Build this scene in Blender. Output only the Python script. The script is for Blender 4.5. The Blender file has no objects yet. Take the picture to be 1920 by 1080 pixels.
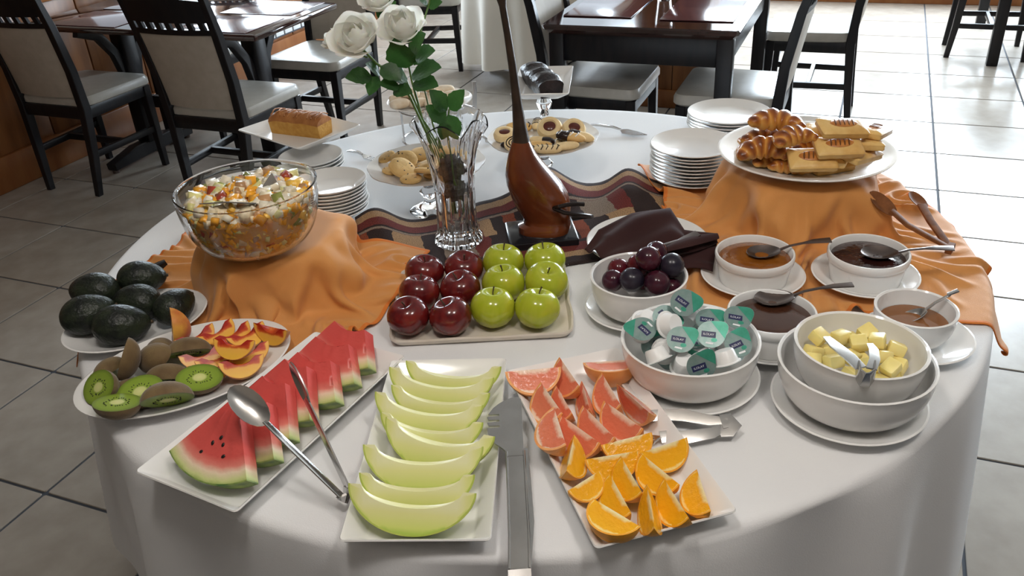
import bpy, bmesh, math, random
import numpy as np
from mathutils import Vector, Matrix, Euler
random.seed(7); np.random.seed(7)
sc = bpy.context.scene
COL = sc.collection
R_ = math.radians
# ------------------------------------------------------------------ camera
F, TH, RO, CH = 1614.5, R_(29.502), R_(-3.484), 1.55
_fw = np.array([0, math.cos(TH), -math.sin(TH)]); _u0 = np.array([0, math.sin(TH), math.cos(TH)]); _r0 = np.array([1., 0, 0])
_rt = _r0*math.cos(RO) + _u0*math.sin(RO); _up = _u0*math.cos(RO) - _r0*math.sin(RO)
cam = bpy.data.cameras.new('camera'); cam.sensor_width = 36; cam.lens = F*36/1920; cam.clip_end = 60
camo = bpy.data.objects.new('camera', cam); COL.objects.link(camo)
camo.matrix_world = Matrix(((_rt[0], _up[0], -_fw[0], 0), (_rt[1], _up[1], -_fw[1], 0), (_rt[2], _up[2], -_fw[2], CH), (0, 0, 0, 1)))
sc.camera = camo
YAW = R_(-23.325)
AV = np.array([math.cos(YAW), math.sin(YAW)]); BV = np.array([-math.sin(YAW), math.cos(YAW)])
def W(a, b, z=0):                       # room coordinates -> world
    p = AV*a + BV*b
    return Vector((p[0], p[1], z))
# ------------------------------------------------------------------ light
world = bpy.data.worlds.new('world'); sc.world = world; world.use_nodes = True
world.node_tree.nodes['Background'].inputs[0].default_value = (.80, .90, 1.0, 1)
world.node_tree.nodes['Background'].inputs[1].default_value = 1.0
sc.view_settings.view_transform = 'Standard'; sc.view_settings.look = 'None'
sc.view_settings.gamma = 1; sc.view_settings.use_curve_mapping = False
sc.view_settings.exposure = 0.48
def area(name, loc, direction, sx, sy, power, col):
    l = bpy.data.lights.new(name, 'AREA'); l.shape = 'RECTANGLE'; l.size = sx; l.size_y = sy; l.energy = power; l.color = col
    o = bpy.data.objects.new(name, l); COL.objects.link(o); o.location = loc
    o.rotation_euler = Vector(direction).to_track_quat('-Z', 'Z').to_euler()
    return o
area('daylight_back_windows', W(1.0, 7.95, 1.65), (-BV[0], -BV[1], -.12), 6.4, 1.9, 1000, (.76, .89, 1.0))
area('daylight_left_windows', W(-4.2, 5.3, 1.6), (AV[0], AV[1], -.12), 3.4, 1.5, 220, (.76, .89, 1.0))
# ------------------------------------------------------------------ helpers
def P(x, y, z=.75):                     # photo pixel -> point at height z
    d = (x-960)/F*_rt + (540-y)/F*_up + _fw
    t = (z-CH)/d[2]
    return Vector((d[0]*t, d[1]*t, z))
class MB:
    def __init__(s): s.v = []; s.f = []; s.m = []; s.rad = {}; s.uv = {}
    def add(s, vs, fs, mi=0, M=None, rad=None):
        o = len(s.v)
        for i, p in enumerate(vs):
            p = Vector(p)
            s.v.append(M @ p if M is not None else p)
            if rad is not None: s.rad[o+i] = rad[i]
        for f in fs: s.f.append(tuple(i+o for i in f)); s.m.append(mi)
        return s
    def box(s, c, d, M=None, mi=0, bev=0.0, taper=1.0):
        x, y, z = d[0]/2, d[1]/2, d[2]/2
        if bev <= 0:
            vs = [(c[0]+i*x*(taper if k < 0 else 1), c[1]+j*y*(taper if k < 0 else 1), c[2]+k*z) for k in (-1, 1) for j in (-1, 1) for i in (-1, 1)]
            return s.add(vs, [(0, 2, 3, 1), (4, 5, 7, 6), (0, 1, 5, 4), (2, 6, 7, 3), (0, 4, 6, 2), (1, 3, 7, 5)], mi, M)
        b = min(bev, x*.98, y*.98, z*.98)
        rings = []
        for zz, ins in ((-z, b), (-z+b*.3, b*.3), (-z+b, 0), (z-b, 0), (z-b*.3, b*.3), (z, b)):
            rings.append(rrect(2*(x-ins), 2*(y-ins), max(b-ins*.6, b*.2), zz, 2, c))
        return s.loft(rings, True, True, mi, M)
    def loft(s, rings, cap0=False, cap1=False, mi=0, M=None, closed=True, rad=None):
        n = len(rings[0]); vs = [p for r in rings for p in r]; fs = []
        for i in range(len(rings)-1):
            for j in range(n if closed else n-1):
                k = (j+1) % n
                fs.append((i*n+j, i*n+k, (i+1)*n+k, (i+1)*n+j))
        if cap0: fs.append(tuple(range(n-1, -1, -1)))
        if cap1: fs.append(tuple((len(rings)-1)*n+j for j in range(n)))
        return s.add(vs, fs, mi, M, rad)
    def lathe(s, prof, n=40, mi=0, M=None, sx=1, sy=1, mod=None):
        rings = []
        for (r, z) in prof:
            ring = []
            for j in range(n):
                t = 2*math.pi*j/n; rr = max(r, 1e-5); zz = z
                if mod: rr, zz = mod(rr, zz, t)
                ring.append((rr*math.cos(t)*sx, rr*math.sin(t)*sy, zz))
            rings.append(ring)
        return s.loft(rings, prof[0][0] < 1e-4, prof[-1][0] < 1e-4, mi, M)
    def tube(s, pts, rad, n=8, mi=0, M=None, flat=1.0, upv=(0, 0, 1), cap=True):
        pts = [Vector(p) for p in pts]; rings = []
        if not hasattr(rad, '__len__'): rad = [rad]*len(pts)
        upv = Vector(upv)
        for i, p in enumerate(pts):
            t = (pts[min(i+1, len(pts)-1)] - pts[max(i-1, 0)]).normalized()
            a = t.cross(upv)
            if a.length < 1e-4: a = t.cross(Vector((1, 0, 0)))
            a.normalize(); b = a.cross(t)
            r = rad[i]
            ra, rb = (r, r*flat) if not hasattr(r, '__len__') else r
            rings.append([p + a*math.cos(2*math.pi*j/n)*ra + b*math.sin(2*math.pi*j/n)*rb for j in range(n)])
        return s.loft(rings, cap, cap, mi, M)
    def bar(s, pts, w, h, M=None, mi=0, upv=(0, 0, 1)):      # rectangular section sweep, w/h may be lists
        pts = [Vector(p) for p in pts]; rings = []; upv = Vector(upv)
        if not hasattr(w, '__len__'): w = [w]*len(pts)
        if not hasattr(h, '__len__'): h = [h]*len(pts)
        for i, p in enumerate(pts):
            t = (pts[min(i+1, len(pts)-1)] - pts[max(i-1, 0)]).normalized()
            a = t.cross(upv)
            if a.length < 1e-3: a = t.cross(Vector((0, 1, 0)))
            a.normalize(); b = a.cross(t)
            q = []
            for (i1, j1) in ((-1, -.6), (-.6, -1), (.6, -1), (1, -.6), (1, .6), (.6, 1), (-.6, 1), (-1, .6)):
                i1 = math.copysign(1 - (1-abs(i1))*.35, i1); j1 = math.copysign(1 - (1-abs(j1))*.35, j1)
                q.append(p + a*i1*w[i]/2 + b*j1*h[i]/2)
            rings.append(q)
        return s.loft(rings, True, True, mi, M)
    def ell(s, c, r, n=20, m=12, fn=None, mi=0, M=None):
        rings = []
        for i in range(m+1):
            ph = math.pi*i/m - math.pi/2
            ring = []
            for j in range(n):
                t = 2*math.pi*j/n
                p = Vector((math.cos(ph)*math.cos(t), math.cos(ph)*math.sin(t), math.sin(ph)))
                if fn: p = fn(p)
                ring.append((c[0]+p[0]*r[0], c[1]+p[1]*r[1], c[2]+p[2]*r[2]))
            rings.append(ring)
        return s.loft(rings, False, False, mi, M)
    def mesh(s, name, mats, smooth=True, ang=38, merge=True):
        me = bpy.data.meshes.new(name)
        me.from_pydata([tuple(p) for p in s.v], [], s.f)
        for m in (mats if isinstance(mats, (list, tuple)) else [mats]): me.materials.append(MAT[m] if isinstance(m, str) else m)
        if any(s.m): me.polygons.foreach_set('material_index', s.m)
        if s.rad:
            at = me.attributes.new('rad', 'FLOAT', 'POINT')
            at.data.foreach_set('value', [s.rad.get(i, 0.) for i in range(len(s.v))])
        if s.uv:
            at = me.attributes.new('st', 'FLOAT_VECTOR', 'POINT')
            at.data.foreach_set('vector', [c for i in range(len(s.v)) for c in s.uv.get(i, (0, 0, 0))])
        if merge:
            bm = bmesh.new(); bm.from_mesh(me)
            bmesh.ops.remove_doubles(bm, verts=bm.verts, dist=2e-5)
            bmesh.ops.dissolve_degenerate(bm, edges=bm.edges, dist=1e-5)
            bmesh.ops.recalc_face_normals(bm, faces=bm.faces)
            bm.to_mesh(me); bm.free()
        if smooth:
            me.polygons.foreach_set('use_smooth', [True]*len(me.polygons))
            me.set_sharp_from_angle(angle=R_(ang))
        me.update()
        return me
def rrect(w, d, r, z, n=4, c=(0, 0, 0), fn=None):
    r = min(r, w/2-1e-5, d/2-1e-5); out = []
    for (sx, sy, a0) in ((1, -1, -90), (1, 1, 0), (-1, 1, 90), (-1, -1, 180)):
        for i in range(n+1):
            a = R_(a0 + 90*i/n)
            out.append((c[0]+sx*(w/2-r)+r*math.cos(a), c[1]+sy*(d/2-r)+r*math.sin(a), c[2]+z))
    return out
def link(name, data, parent=None, loc=(0, 0, 0), rot=(0, 0, 0), scale=(1, 1, 1)):
    o = bpy.data.objects.new(name, data); COL.objects.link(o)
    o.location = loc; o.rotation_euler = rot; o.scale = scale
    if parent is not None: o.parent = parent
    return o
def tag(o, label=None, cat=None, group=None, kind=None):
    if label: o['label'] = label
    if cat: o['category'] = cat
    if group: o['group'] = group
    if kind: o['kind'] = kind
    return o
def thing(name, label, cat, loc=(0, 0, 0), rot=(0, 0, 0), group=None, scale=(1, 1, 1)):
    return tag(link(name, None, None, loc, rot, scale), label, cat, group)
def part(name, mb, mat, parent, label=None, smooth=True, ang=38, loc=(0, 0, 0), rot=(0, 0, 0)):
    o = link(name, mb.mesh(name, mat, smooth, ang) if isinstance(mb, MB) else mb, parent, loc, rot)
    if label: o['label'] = label
    return o
def single(name, mb, mat, label, cat, loc=(0, 0, 0), rot=(0, 0, 0), group=None, smooth=True, ang=38):
    return tag(link(name, mb.mesh(name, mat, smooth, ang) if isinstance(mb, MB) else mb, None, loc, rot), label, cat, group)
def dup(root, loc=None, rot=None, label=None, group=None, scale=None):
    def cp(o, par):
        c = o.copy(); COL.objects.link(c)
        if par is not None: c.parent = par
        for ch in list(o.children): cp(ch, c)
        return c
    c = cp(root, None)
    if loc is not None: c.location = loc
    if rot is not None: c.rotation_euler = rot
    if scale is not None: c.scale = scale
    if label: c['label'] = label
    if group: c['group'] = group
    return c
# ------------------------------------------------------------------ materials
MAT = {}
def mat(name, col, rough=.5, metal=0., col2=None, nscale=20, bump=0., bscale=None, spec=.5, trans=0., ior=1.45, coat=0., sub=0., detail=4, stretch=None, fac=(.35, .65), sheen=0., srad=(.02, .01, .005), emit=None):
    m = bpy.data.materials.new(name); m.use_nodes = True; nt = m.node_tree; b = nt.nodes['Principled BSDF']
    b.inputs['Base Color'].default_value = (*col, 1); b.inputs['Roughness'].default_value = rough; b.inputs['Metallic'].default_value = metal
    b.inputs['Specular IOR Level'].default_value = spec; b.inputs['Transmission Weight'].default_value = trans; b.inputs['IOR'].default_value = ior
    b.inputs['Coat Weight'].default_value = coat; b.inputs['Coat Roughness'].default_value = .08
    if sheen: b.inputs['Sheen Weight'].default_value = sheen
    if sub:
        b.inputs['Subsurface Weight'].default_value = sub; b.inputs['Subsurface Radius'].default_value = srad; b.inputs['Subsurface Scale'].default_value = 1
    if emit: b.inputs['Emission Color'].default_value = (*emit[:3], 1); b.inputs['Emission Strength'].default_value = emit[3]
    if col2 or bump:
        tc = nt.nodes.new('ShaderNodeTexCoord'); src = tc.outputs['Object']
        if stretch:
            mp = nt.nodes.new('ShaderNodeMapping'); mp.inputs['Scale'].default_value = stretch
            nt.links.new(src, mp.inputs[0]); src = mp.outputs[0]
        no = nt.nodes.new('ShaderNodeTexNoise'); no.inputs['Scale'].default_value = nscale; no.inputs['Detail'].default_value = detail
        nt.links.new(src, no.inputs['Vector'])
        if col2:
            rp = nt.nodes.new('ShaderNodeValToRGB'); rp.color_ramp.elements[0].position = fac[0]; rp.color_ramp.elements[1].position = fac[1]
            rp.color_ramp.elements[0].color = (*col, 1); rp.color_ramp.elements[1].color = (*col2, 1)
            nt.links.new(no.outputs['Fac'], rp.inputs[0]); nt.links.new(rp.outputs[0], b.inputs['Base Color'])
        if bump:
            bn = nt.nodes.new('ShaderNodeTexNoise'); bn.inputs['Scale'].default_value = bscale or nscale*3; bn.inputs['Detail'].default_value = 3
            nt.links.new(src, bn.inputs['Vector'])
            bp = nt.nodes.new('ShaderNodeBump'); bp.inputs['Strength'].default_value = bump; bp.inputs['Distance'].default_value = .004
            nt.links.new(bn.outputs['Fac'], bp.inputs['Height']); nt.links.new(bp.outputs[0], b.inputs['Normal'])
    MAT[name] = m
    return m
def rampmat(name, stops, rough=.4, attr='rad', noise=.0, nscale=60, bump=0, sub=0., spec=.5, constant=False):
    m = mat(name, stops[0][1], rough, spec=spec, sub=sub); nt = m.node_tree; b = nt.nodes['Principled BSDF']
    at = nt.nodes.new('ShaderNodeAttribute'); at.attribute_name = attr
    tc = nt.nodes.new('ShaderNodeTexCoord')
    no = nt.nodes.new('ShaderNodeTexNoise'); no.inputs['Scale'].default_value = nscale; no.inputs['Detail'].default_value = 3
    nt.links.new(tc.outputs['Object'], no.inputs['Vector'])
    s = nt.nodes.new('ShaderNodeMath'); s.operation = 'MULTIPLY_ADD'; s.inputs[1].default_value = noise; s.inputs[2].default_value = -noise/2
    nt.links.new(no.outputs['Fac'], s.inputs[0])
    ad = nt.nodes.new('ShaderNodeMath'); ad.operation = 'ADD'
    nt.links.new(at.outputs['Fac'], ad.inputs[0]); nt.links.new(s.outputs[0], ad.inputs[1])
    rp = nt.nodes.new('ShaderNodeValToRGB'); cr = rp.color_ramp
    if constant: cr.interpolation = 'CONSTANT'
    while len(cr.elements) < len(stops): cr.elements.new(.5)
    for e, (p, c) in zip(cr.elements, stops): e.position = p; e.color = (*c, 1)
    nt.links.new(ad.outputs[0], rp.inputs[0]); nt.links.new(rp.outputs[0], b.inputs['Base Color'])
    if bump:
        bp = nt.nodes.new('ShaderNodeBump'); bp.inputs['Strength'].default_value = bump; bp.inputs['Distance'].default_value = .003
        nt.links.new(no.outputs['Fac'], bp.inputs['Height']); nt.links.new(bp.outputs[0], b.inputs['Normal'])
    return m
mat('tile', (.32, .28, .24), .25, col2=(.41, .37, .32), nscale=9, detail=8, bump=.04, bscale=60, fac=(.3, .7))
mat('grout', (.07, .08, .10), .8)
mat('wood_wall', (.16, .058, .018), .38, col2=(.26, .105, .035), nscale=3, stretch=(6, 6, .6), detail=6, bump=.1, bscale=12)
mat('wood_trim', (.22, .075, .022), .35, col2=(.28, .11, .035), nscale=4, stretch=(4, 4, 1), detail=6)
mat('plaster', (.26, .20, .15), .9, bump=.1, nscale=30)
mat('ceiling_paint', (.46, .42, .37), .9, bump=.05, nscale=20)
mat('frame_wood', (.18, .08, .03), .45, col2=(.24, .11, .04), nscale=8)
mat('white_tile', (.75, .78, .8), .25)
mat('dark_wood', (.007, .007, .009), .36, col2=(.013, .011, .012), nscale=14, stretch=(3, 3, .5), spec=.35)
mat('leather', (.40, .38, .34), .28, col2=(.44, .42, .38), nscale=25, bump=.15, bscale=260, spec=.5)
mat('leather_back', (.40, .35, .29), .5, col2=(.44, .39, .33), nscale=25, bump=.15, bscale=260)
mat('table_dark', (.020, .009, .008), .08, col2=(.045, .018, .014), nscale=6, stretch=(1, 8, 1), coat=.5)
mat('placemat', (.085, .028, .032), .18, coat=.4, col2=(.10, .035, .04), nscale=40)
mat('glass', (1, 1, 1), .02, trans=1, ior=1.45)
mat('vase_glass', (.97, .98, 1), .03, trans=1, ior=1.5)
mat('cloth_white', (.80, .80, .80), .85, col2=(.77, .77, .78), nscale=5, bump=.12, bscale=500, sheen=.2)
mat('cloth_cream', (.80, .77, .70), .9, bump=.1, nscale=400)
mat('ceramic', (.85, .84, .82), .10, col2=(.83, .82, .80), nscale=8, spec=.5)
mat('ceramic_cream', (.74, .67, .58), .28, col2=(.68, .60, .50), nscale=25, bump=.15, bscale=40)
mat('steel', (.62, .61, .60), .22, metal=1, col2=(.55, .54, .53), nscale=30)
mat('steel_dark', (.16, .13, .12), .3, metal=.9)
mat('orange_cloth', (.64, .27, .066), .72, col2=(.69, .31, .09), nscale=8, bump=.18, bscale=900, sheen=.15)
mat('orange_hem', (.70, .20, .03), .75)
mat('brown_cloth', (.036, .014, .014), .9, col2=(.048, .020, .019), nscale=10, bump=.2, bscale=800, sheen=.05, spec=.2)
mat('sculpture_wood', (.075, .016, .006), .2, col2=(.20, .050, .014), nscale=7, stretch=(1.2, 1.2, .5), detail=5, coat=.4, fac=(.3, .75))
mat('ebony', (.022, .015, .012), .35, col2=(.04, .025, .018), nscale=30)
mat('black_lacquer', (.012, .012, .015), .18)
mat('iron', (.03, .022, .02), .35, metal=.6)
mat('stem_green', (.07, .14, .03), .5, col2=(.12, .2, .05), nscale=40)
mat('leaf', (.014, .048, .013), .42, col2=(.030, .085, .022), nscale=35, bump=.25, bscale=120)
mat('petal', (.88, .87, .80), .6, col2=(.91, .90, .86), nscale=20, sub=.3)
mat('petal_heart', (.84, .80, .62), .6, col2=(.88, .86, .74), nscale=20)
mat('moss', (.05, .045, .04), .9, col2=(.11, .10, .09), nscale=90, bump=.8, bscale=150)
mat('apple_stem', (.06, .04, .02), .7)
mat('avocado', (.008, .010, .009), .38, col2=(.022, .030, .016), nscale=45, bump=.55, bscale=150, spec=.4)
mat('kiwi_skin', (.12, .07, .025), .75, col2=(.19, .125, .05), nscale=30, bump=.2, bscale=400, sheen=.25)
mat('orange_peel', (.85, .35, .014), .38, col2=(.90, .41, .02), nscale=40, bump=.25, bscale=700)
mat('grapefruit_peel', (.85, .33, .09), .40, col2=(.90, .42, .13), nscale=25, bump=.25, bscale=600)
mat('peach_skin', (.80, .42, .06), .5, col2=(.55, .12, .03), nscale=28, sheen=.3)
mat('melon_rind', (.36, .47, .06), .45, col2=(.50, .55, .12), nscale=14, bump=.1, bscale=200)
mat('watermelon_rind', (.05, .13, .03), .4, col2=(.30, .38, .10), nscale=35, stretch=(1, 1, 1))
rampmat('orange_flesh', [(0, (.88, .78, .50)), (.10, (.86, .68, .30)), (.22, (.88, .40, .010)), (.86, (.91, .45, .014)), (.93, (.95, .70, .25))], .22, noise=.16, nscale=130, bump=.5)
rampmat('grapefruit_flesh', [(0, (.90, .72, .58)), (.12, (.88, .58, .42)), (.24, (.76, .19, .10)), (.84, (.80, .23, .12)), (.92, (.92, .66, .48))], .22, noise=.2, nscale=110, bump=.5)
rampmat('peach_flesh', [(.26, (.42, .02, .01)), (.38, (.62, .10, .02)), (.47, (.88, .46, .08)), (.9, (.90, .52, .06))], .35, noise=.22, nscale=70, bump=.2)
rampmat('melon_flesh', [(.35, (.80, .78, .46)), (.55, (.74, .73, .30)), (.86, (.62, .68, .18)), (.97, (.40, .54, .09))], .32, noise=.05, nscale=50, bump=.06)
rampmat('watermelon_flesh', [(0, (.62, .075, .065)), (.70, (.68, .10, .085)), (.80, (.78, .24, .19)), (.87, (.85, .68, .50)), (.95, (.62, .66, .28)), (1.0, (.30, .40, .10))], .30, noise=.05, nscale=60, bump=.35)
rampmat('kiwi_flesh', [(0, (.72, .72, .30)), (.24, (.62, .66, .24)), (.33, (.26, .37, .045)), (.8, (.23, .34, .035)), (.97, (.16, .23, .03))], .2, noise=.06, nscale=50, bump=.15)
mat('seed', (.01, .008, .006), .4)
mat('plum', (.035, .008, .018), .16, col2=(.075, .010, .018), nscale=30, fac=(.4, .7))
mat('plum_red', (.12, .008, .012), .16, col2=(.07, .010, .02), nscale=25)
mat('plum_blue', (.012, .011, .022), .26, col2=(.03, .02, .03), nscale=25)
mat('butter', (.88, .72, .24), .38, col2=(.90, .76, .32), nscale=18, sub=.1)
mat('jam_apricot', (.20, .060, .008), .10, col2=(.30, .10, .012), nscale=22, bump=.4, bscale=50, spec=.6)
mat('jam_dark', (.020, .006, .005), .10, col2=(.05, .014, .010), nscale=25, bump=.6, bscale=60)
mat('jam_caramel', (.050, .018, .010), .22, col2=(.065, .024, .012), nscale=15, bump=.12, bscale=25)
mat('honey', (.22, .085, .025), .08, col2=(.26, .10, .03), nscale=10)
mat('pod_white', (.86, .86, .85), .3)
mat('foil', (.26, .34, .33), .32, metal=.3, col2=(.17, .29, .26), nscale=90, fac=(.35, .7))
mat('foil_green', (.045, .30, .20), .32, metal=.25, col2=(.06, .36, .26), nscale=60)
mat('print_navy', (.02, .025, .09), .4)
mat('print_white', (.85, .86, .88), .5)
rampmat('croissant', [(0, (.74, .44, .13)), (.35, (.60, .26, .05)), (.65, (.33, .095, .018)), (1, (.12, .028, .008))], .28, noise=.5, nscale=45, bump=.35)
mat('pastry', (.76, .50, .18), .38, col2=(.62, .33, .085), nscale=30, bump=.3, bscale=90, fac=(.4, .72))
mat('pastry_brown', (.40, .13, .025), .35, col2=(.55, .22, .05), nscale=60)
mat('pastry_slit', (.16, .06, .015), .5)
mat('cookie', (.78, .52, .22), .75, col2=(.70, .44, .16), nscale=40, bump=.25, bscale=120)
mat('cookie_pale', (.84, .66, .38), .75, col2=(.78, .58, .30), nscale=40, bump=.25, bscale=120)
mat('cookie_sugar', (.80, .70, .56), .9, col2=(.70, .55, .38), nscale=30, bump=.4, bscale=80)
mat('chocolate', (.018, .010, .010), .22, col2=(.03, .016, .014), nscale=40)
mat('jam_spot', (.10, .022, .016), .2)
mat('sponge_top', (.36, .13, .035), .5, col2=(.48, .20, .06), nscale=40, bump=.35, bscale=80)
mat('sponge_side', (.66, .36, .08), .8, col2=(.56, .27, .05), nscale=70, bump=.5, bscale=160)
mat('sugar_glaze', (.55, .33, .16), .3)
mat('brownie', (.010, .008, .010), .35, col2=(.028, .018, .02), nscale=60, bump=.8, bscale=90)
mat('tong_wood', (.14, .048, .015), .65, spec=.25, col2=(.24, .09, .03), nscale=12, stretch=(4, 4, 4))
mat('lamp_metal', (.3, .25, .2), .4, metal=.8)
mat('fill_lamp_glow', (1, .9, .75), .5, emit=(1, .95, .90, 31))
def translucent(name, col, f):
    nt = MAT[name].node_tree; b = nt.nodes['Principled BSDF']; out = nt.nodes['Material Output']
    tr = nt.nodes.new('ShaderNodeBsdfTranslucent'); tr.inputs[0].default_value = (*col, 1)
    mx = nt.nodes.new('ShaderNodeMixShader'); mx.inputs[0].default_value = f
    nt.links.new(b.outputs[0], mx.inputs[1]); nt.links.new(tr.outputs[0], mx.inputs[2]); nt.links.new(mx.outputs[0], out.inputs['Surface'])
translucent('petal', (.92, .91, .84), .35); translucent('leaf', (.06, .17, .03), .15)
def applemat(name, a, b, c):
    m = mat(name, a, .16, coat=.3); nt = m.node_tree; bs = nt.nodes['Principled BSDF']
    tc = nt.nodes.new('ShaderNodeTexCoord'); sep = nt.nodes.new('ShaderNodeSeparateXYZ'); nt.links.new(tc.outputs['Object'], sep.inputs[0])
    mp = nt.nodes.new('ShaderNodeMapping'); mp.inputs['Scale'].default_value = (90, 90, 9); nt.links.new(tc.outputs['Object'], mp.inputs[0])
    no = nt.nodes.new('ShaderNodeTexNoise'); no.inputs['Scale'].default_value = 1; no.inputs['Detail'].default_value = 5; nt.links.new(mp.outputs[0], no.inputs[0])
    n2 = nt.nodes.new('ShaderNodeTexNoise'); n2.inputs['Scale'].default_value = 22; nt.links.new(tc.outputs['Object'], n2.inputs[0])
    r1 = nt.nodes.new('ShaderNodeValToRGB'); r1.color_ramp.elements[0].position = .35; r1.color_ramp.elements[1].position = .68
    r1.color_ramp.elements[0].color = (*a, 1); r1.color_ramp.elements[1].color = (*b, 1); nt.links.new(no.outputs['Fac'], r1.inputs[0])
    r2 = nt.nodes.new('ShaderNodeValToRGB'); r2.color_ramp.elements[0].position = .52; r2.color_ramp.elements[1].position = .72; nt.links.new(n2.outputs['Fac'], r2.inputs[0])
    mx = nt.nodes.new('ShaderNodeMix'); mx.data_type = 'RGBA'; mx.inputs[7].default_value = (*c, 1)
    nt.links.new(r2.outputs[0], mx.inputs[0]); nt.links.new(r1.outputs[0], mx.inputs[6]); nt.links.new(mx.outputs[2], bs.inputs['Base Color'])
applemat('apple_red', (.085, .005, .007), (.15, .011, .010), (.20, .018, .012))
applemat('apple_green', (.36, .42, .015), (.43, .47, .035), (.48, .47, .03))
# ------------------------------------------------------------------ the room
A0, A1, B0, B1, HC = -3.87, 4.6, -2.6, 7.61, 2.75
RZ = (0, 0, YAW)
def rbox(a0, a1, b0, b1, z0, z1, bev=0):
    return MB().box(((a0+a1)/2, (b0+b1)/2, (z0+z1)/2), (a1-a0, b1-b0, z1-z0), bev=bev)
def struct(name, mb, m, label=None):
    o = link(name, mb.mesh(name, m), None, (0, 0, 0), RZ); o['kind'] = 'structure'
    if label: o['label'] = label
    return o
floor = struct('floor', rbox(A0-.1, A1+.1, B0-.1, B1+.1, -.12, -.004), 'grout', 'dark grout bed between pale ceramic floor tiles')
T = .4496; GA, GB = .364, 2.024
tmb = MB(); g = .0085
tmb.loft([rrect(T-g, T-g, .004, -.010, 1), rrect(T-g, T-g, .004, -.0015, 1), rrect(T-g-.003, T-g-.003, .004, 0, 1)], False, True)
tile_me = tmb.mesh('tile', 'tile', True, 20)
tl = []
for i in range(-12, 12):
    for j in range(-12, 16):
        a, b = GA+(i+.5)*T, GB+(j+.5)*T
        if a < A0-T/2 or a > A1 or b < B0 or b > B1+T/2: continue
        w = W(a, b); d = Vector((w.x, w.y, -CH)); zc = d.dot(Vector(_fw))
        if zc < .3: continue
        x, y = d.dot(Vector(_rt))/zc*F, -d.dot(Vector(_up))/zc*F
        if abs(x) < 1350 and -640 < y < 1000: tl.append((zc, a, b))
tl.sort()
for n, (zc, a, b) in enumerate(tl[:300]):
    link('tile', tile_me, floor, (a, b, 0), (0, 0, random.choice((0, 1, 2, 3))*math.pi/2))
struct('ceiling', rbox(A0-.1, A1+.1, B0-.1, B1+.1, HC, HC+.1), 'ceiling_paint')
struct('wall_right', rbox(A1, A1+.15, B0-.1, B1+.1, 0, HC), 'plaster')
struct('wall_front', rbox(A0, A1, B0-.15, B0, 0, HC), 'plaster')
def wall_windows(name, along, lo, hi, plane, thick, sill, head, wins):
    # along 'a' or 'b'; wins list of (start,end)
    def bx(s, e, z0, z1):
        return ((s, e, plane, plane+thick) if along == 'a' else (plane-thick, plane, s, e)) + (z0, z1)
    mb = MB()
    segs = [(lo, hi, 0, sill), (lo, hi, head, HC)]
    prev = lo
    for (s, e) in wins: segs.append((prev, s, sill, head)); prev = e
    segs.append((prev, hi, sill, head))
    for (s, e, z0, z1) in segs:
        a0, a1, b0, b1, z0, z1 = bx(s, e, z0, z1)
        mb.box(((a0+a1)/2, (b0+b1)/2, (z0+z1)/2), (a1-a0, b1-b0, z1-z0))
    wall = struct(name, mb, 'plaster')
    for k, (s, e) in enumerate(wins):
        fr = MB()
        for (s2, e2, z0, z1) in ((s, e, sill, sill+.05), (s, e, head-.05, head), (s, s+.05, sill, head), (e-.05, e, sill, head), ((s+e)/2-.025, (s+e)/2+.025, sill, head)):
            if along == 'a': fr.box(((s2+e2)/2, plane+.06, (z0+z1)/2), (e2-s2, .06, z1-z0))
            else: fr.box((plane-.06, (s2+e2)/2, (z0+z1)/2), (.06, e2-s2, z1-z0))
        wn = struct('window_%d' % (len([o for o in bpy.data.objects if o.name.startswith('window_')])+1), fr, 'frame_wood')
    return wall
wall_windows('wall_back', 'a', A0-.1, A1+.1, B1, .15, .62, 2.6, [(-3.6, -1.9), (-1.7, 0.0), (.2, 1.9), (2.1, 4.3)])
wl = wall_windows('wall_left', 'b', B0-.1, B1, A0, .15, .82, 2.35, [(3.5, 4.75), (4.9, 6.9)])
# varnished boards along the left wall, skirtings, white tile band
bb = 0.2; k = 0
while bb < B1-.1:
    wd = .36
    link('plank', rbox(0, .022, 0, wd-.008, .17, .815, .004).mesh('plank', 'wood_wall'), wl, (A0, bb, 0))
    bb += wd
sk = struct('baseboard_left', rbox(A0, A0+.04, B0, B1, 0, .17, .006), 'wood_trim')
struct('baseboard_back', rbox(A0, A1, B1-.03, B1, 0, .16, .006), 'wood_trim')
struct('trim_1', rbox(A0, A0+.05, .2, B1, .80, .84, .006), 'wood_trim', 'wooden sill rail along the left wall')
wtm = rbox(-.045, .045, 0, .012, .20, .33, .004).mesh('tile', 'white_tile')
tb = struct('trim_2', rbox(A0+.02, A0+.034, 4.05, 6.3, .19, .34), 'grout', 'band of small white tiles above the wooden skirting')
for n in range(21):
    link('tile', wtm, tb, (A0+.030, 4.12+n*.105, 0), (0, 0, -math.pi/2))
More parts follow.
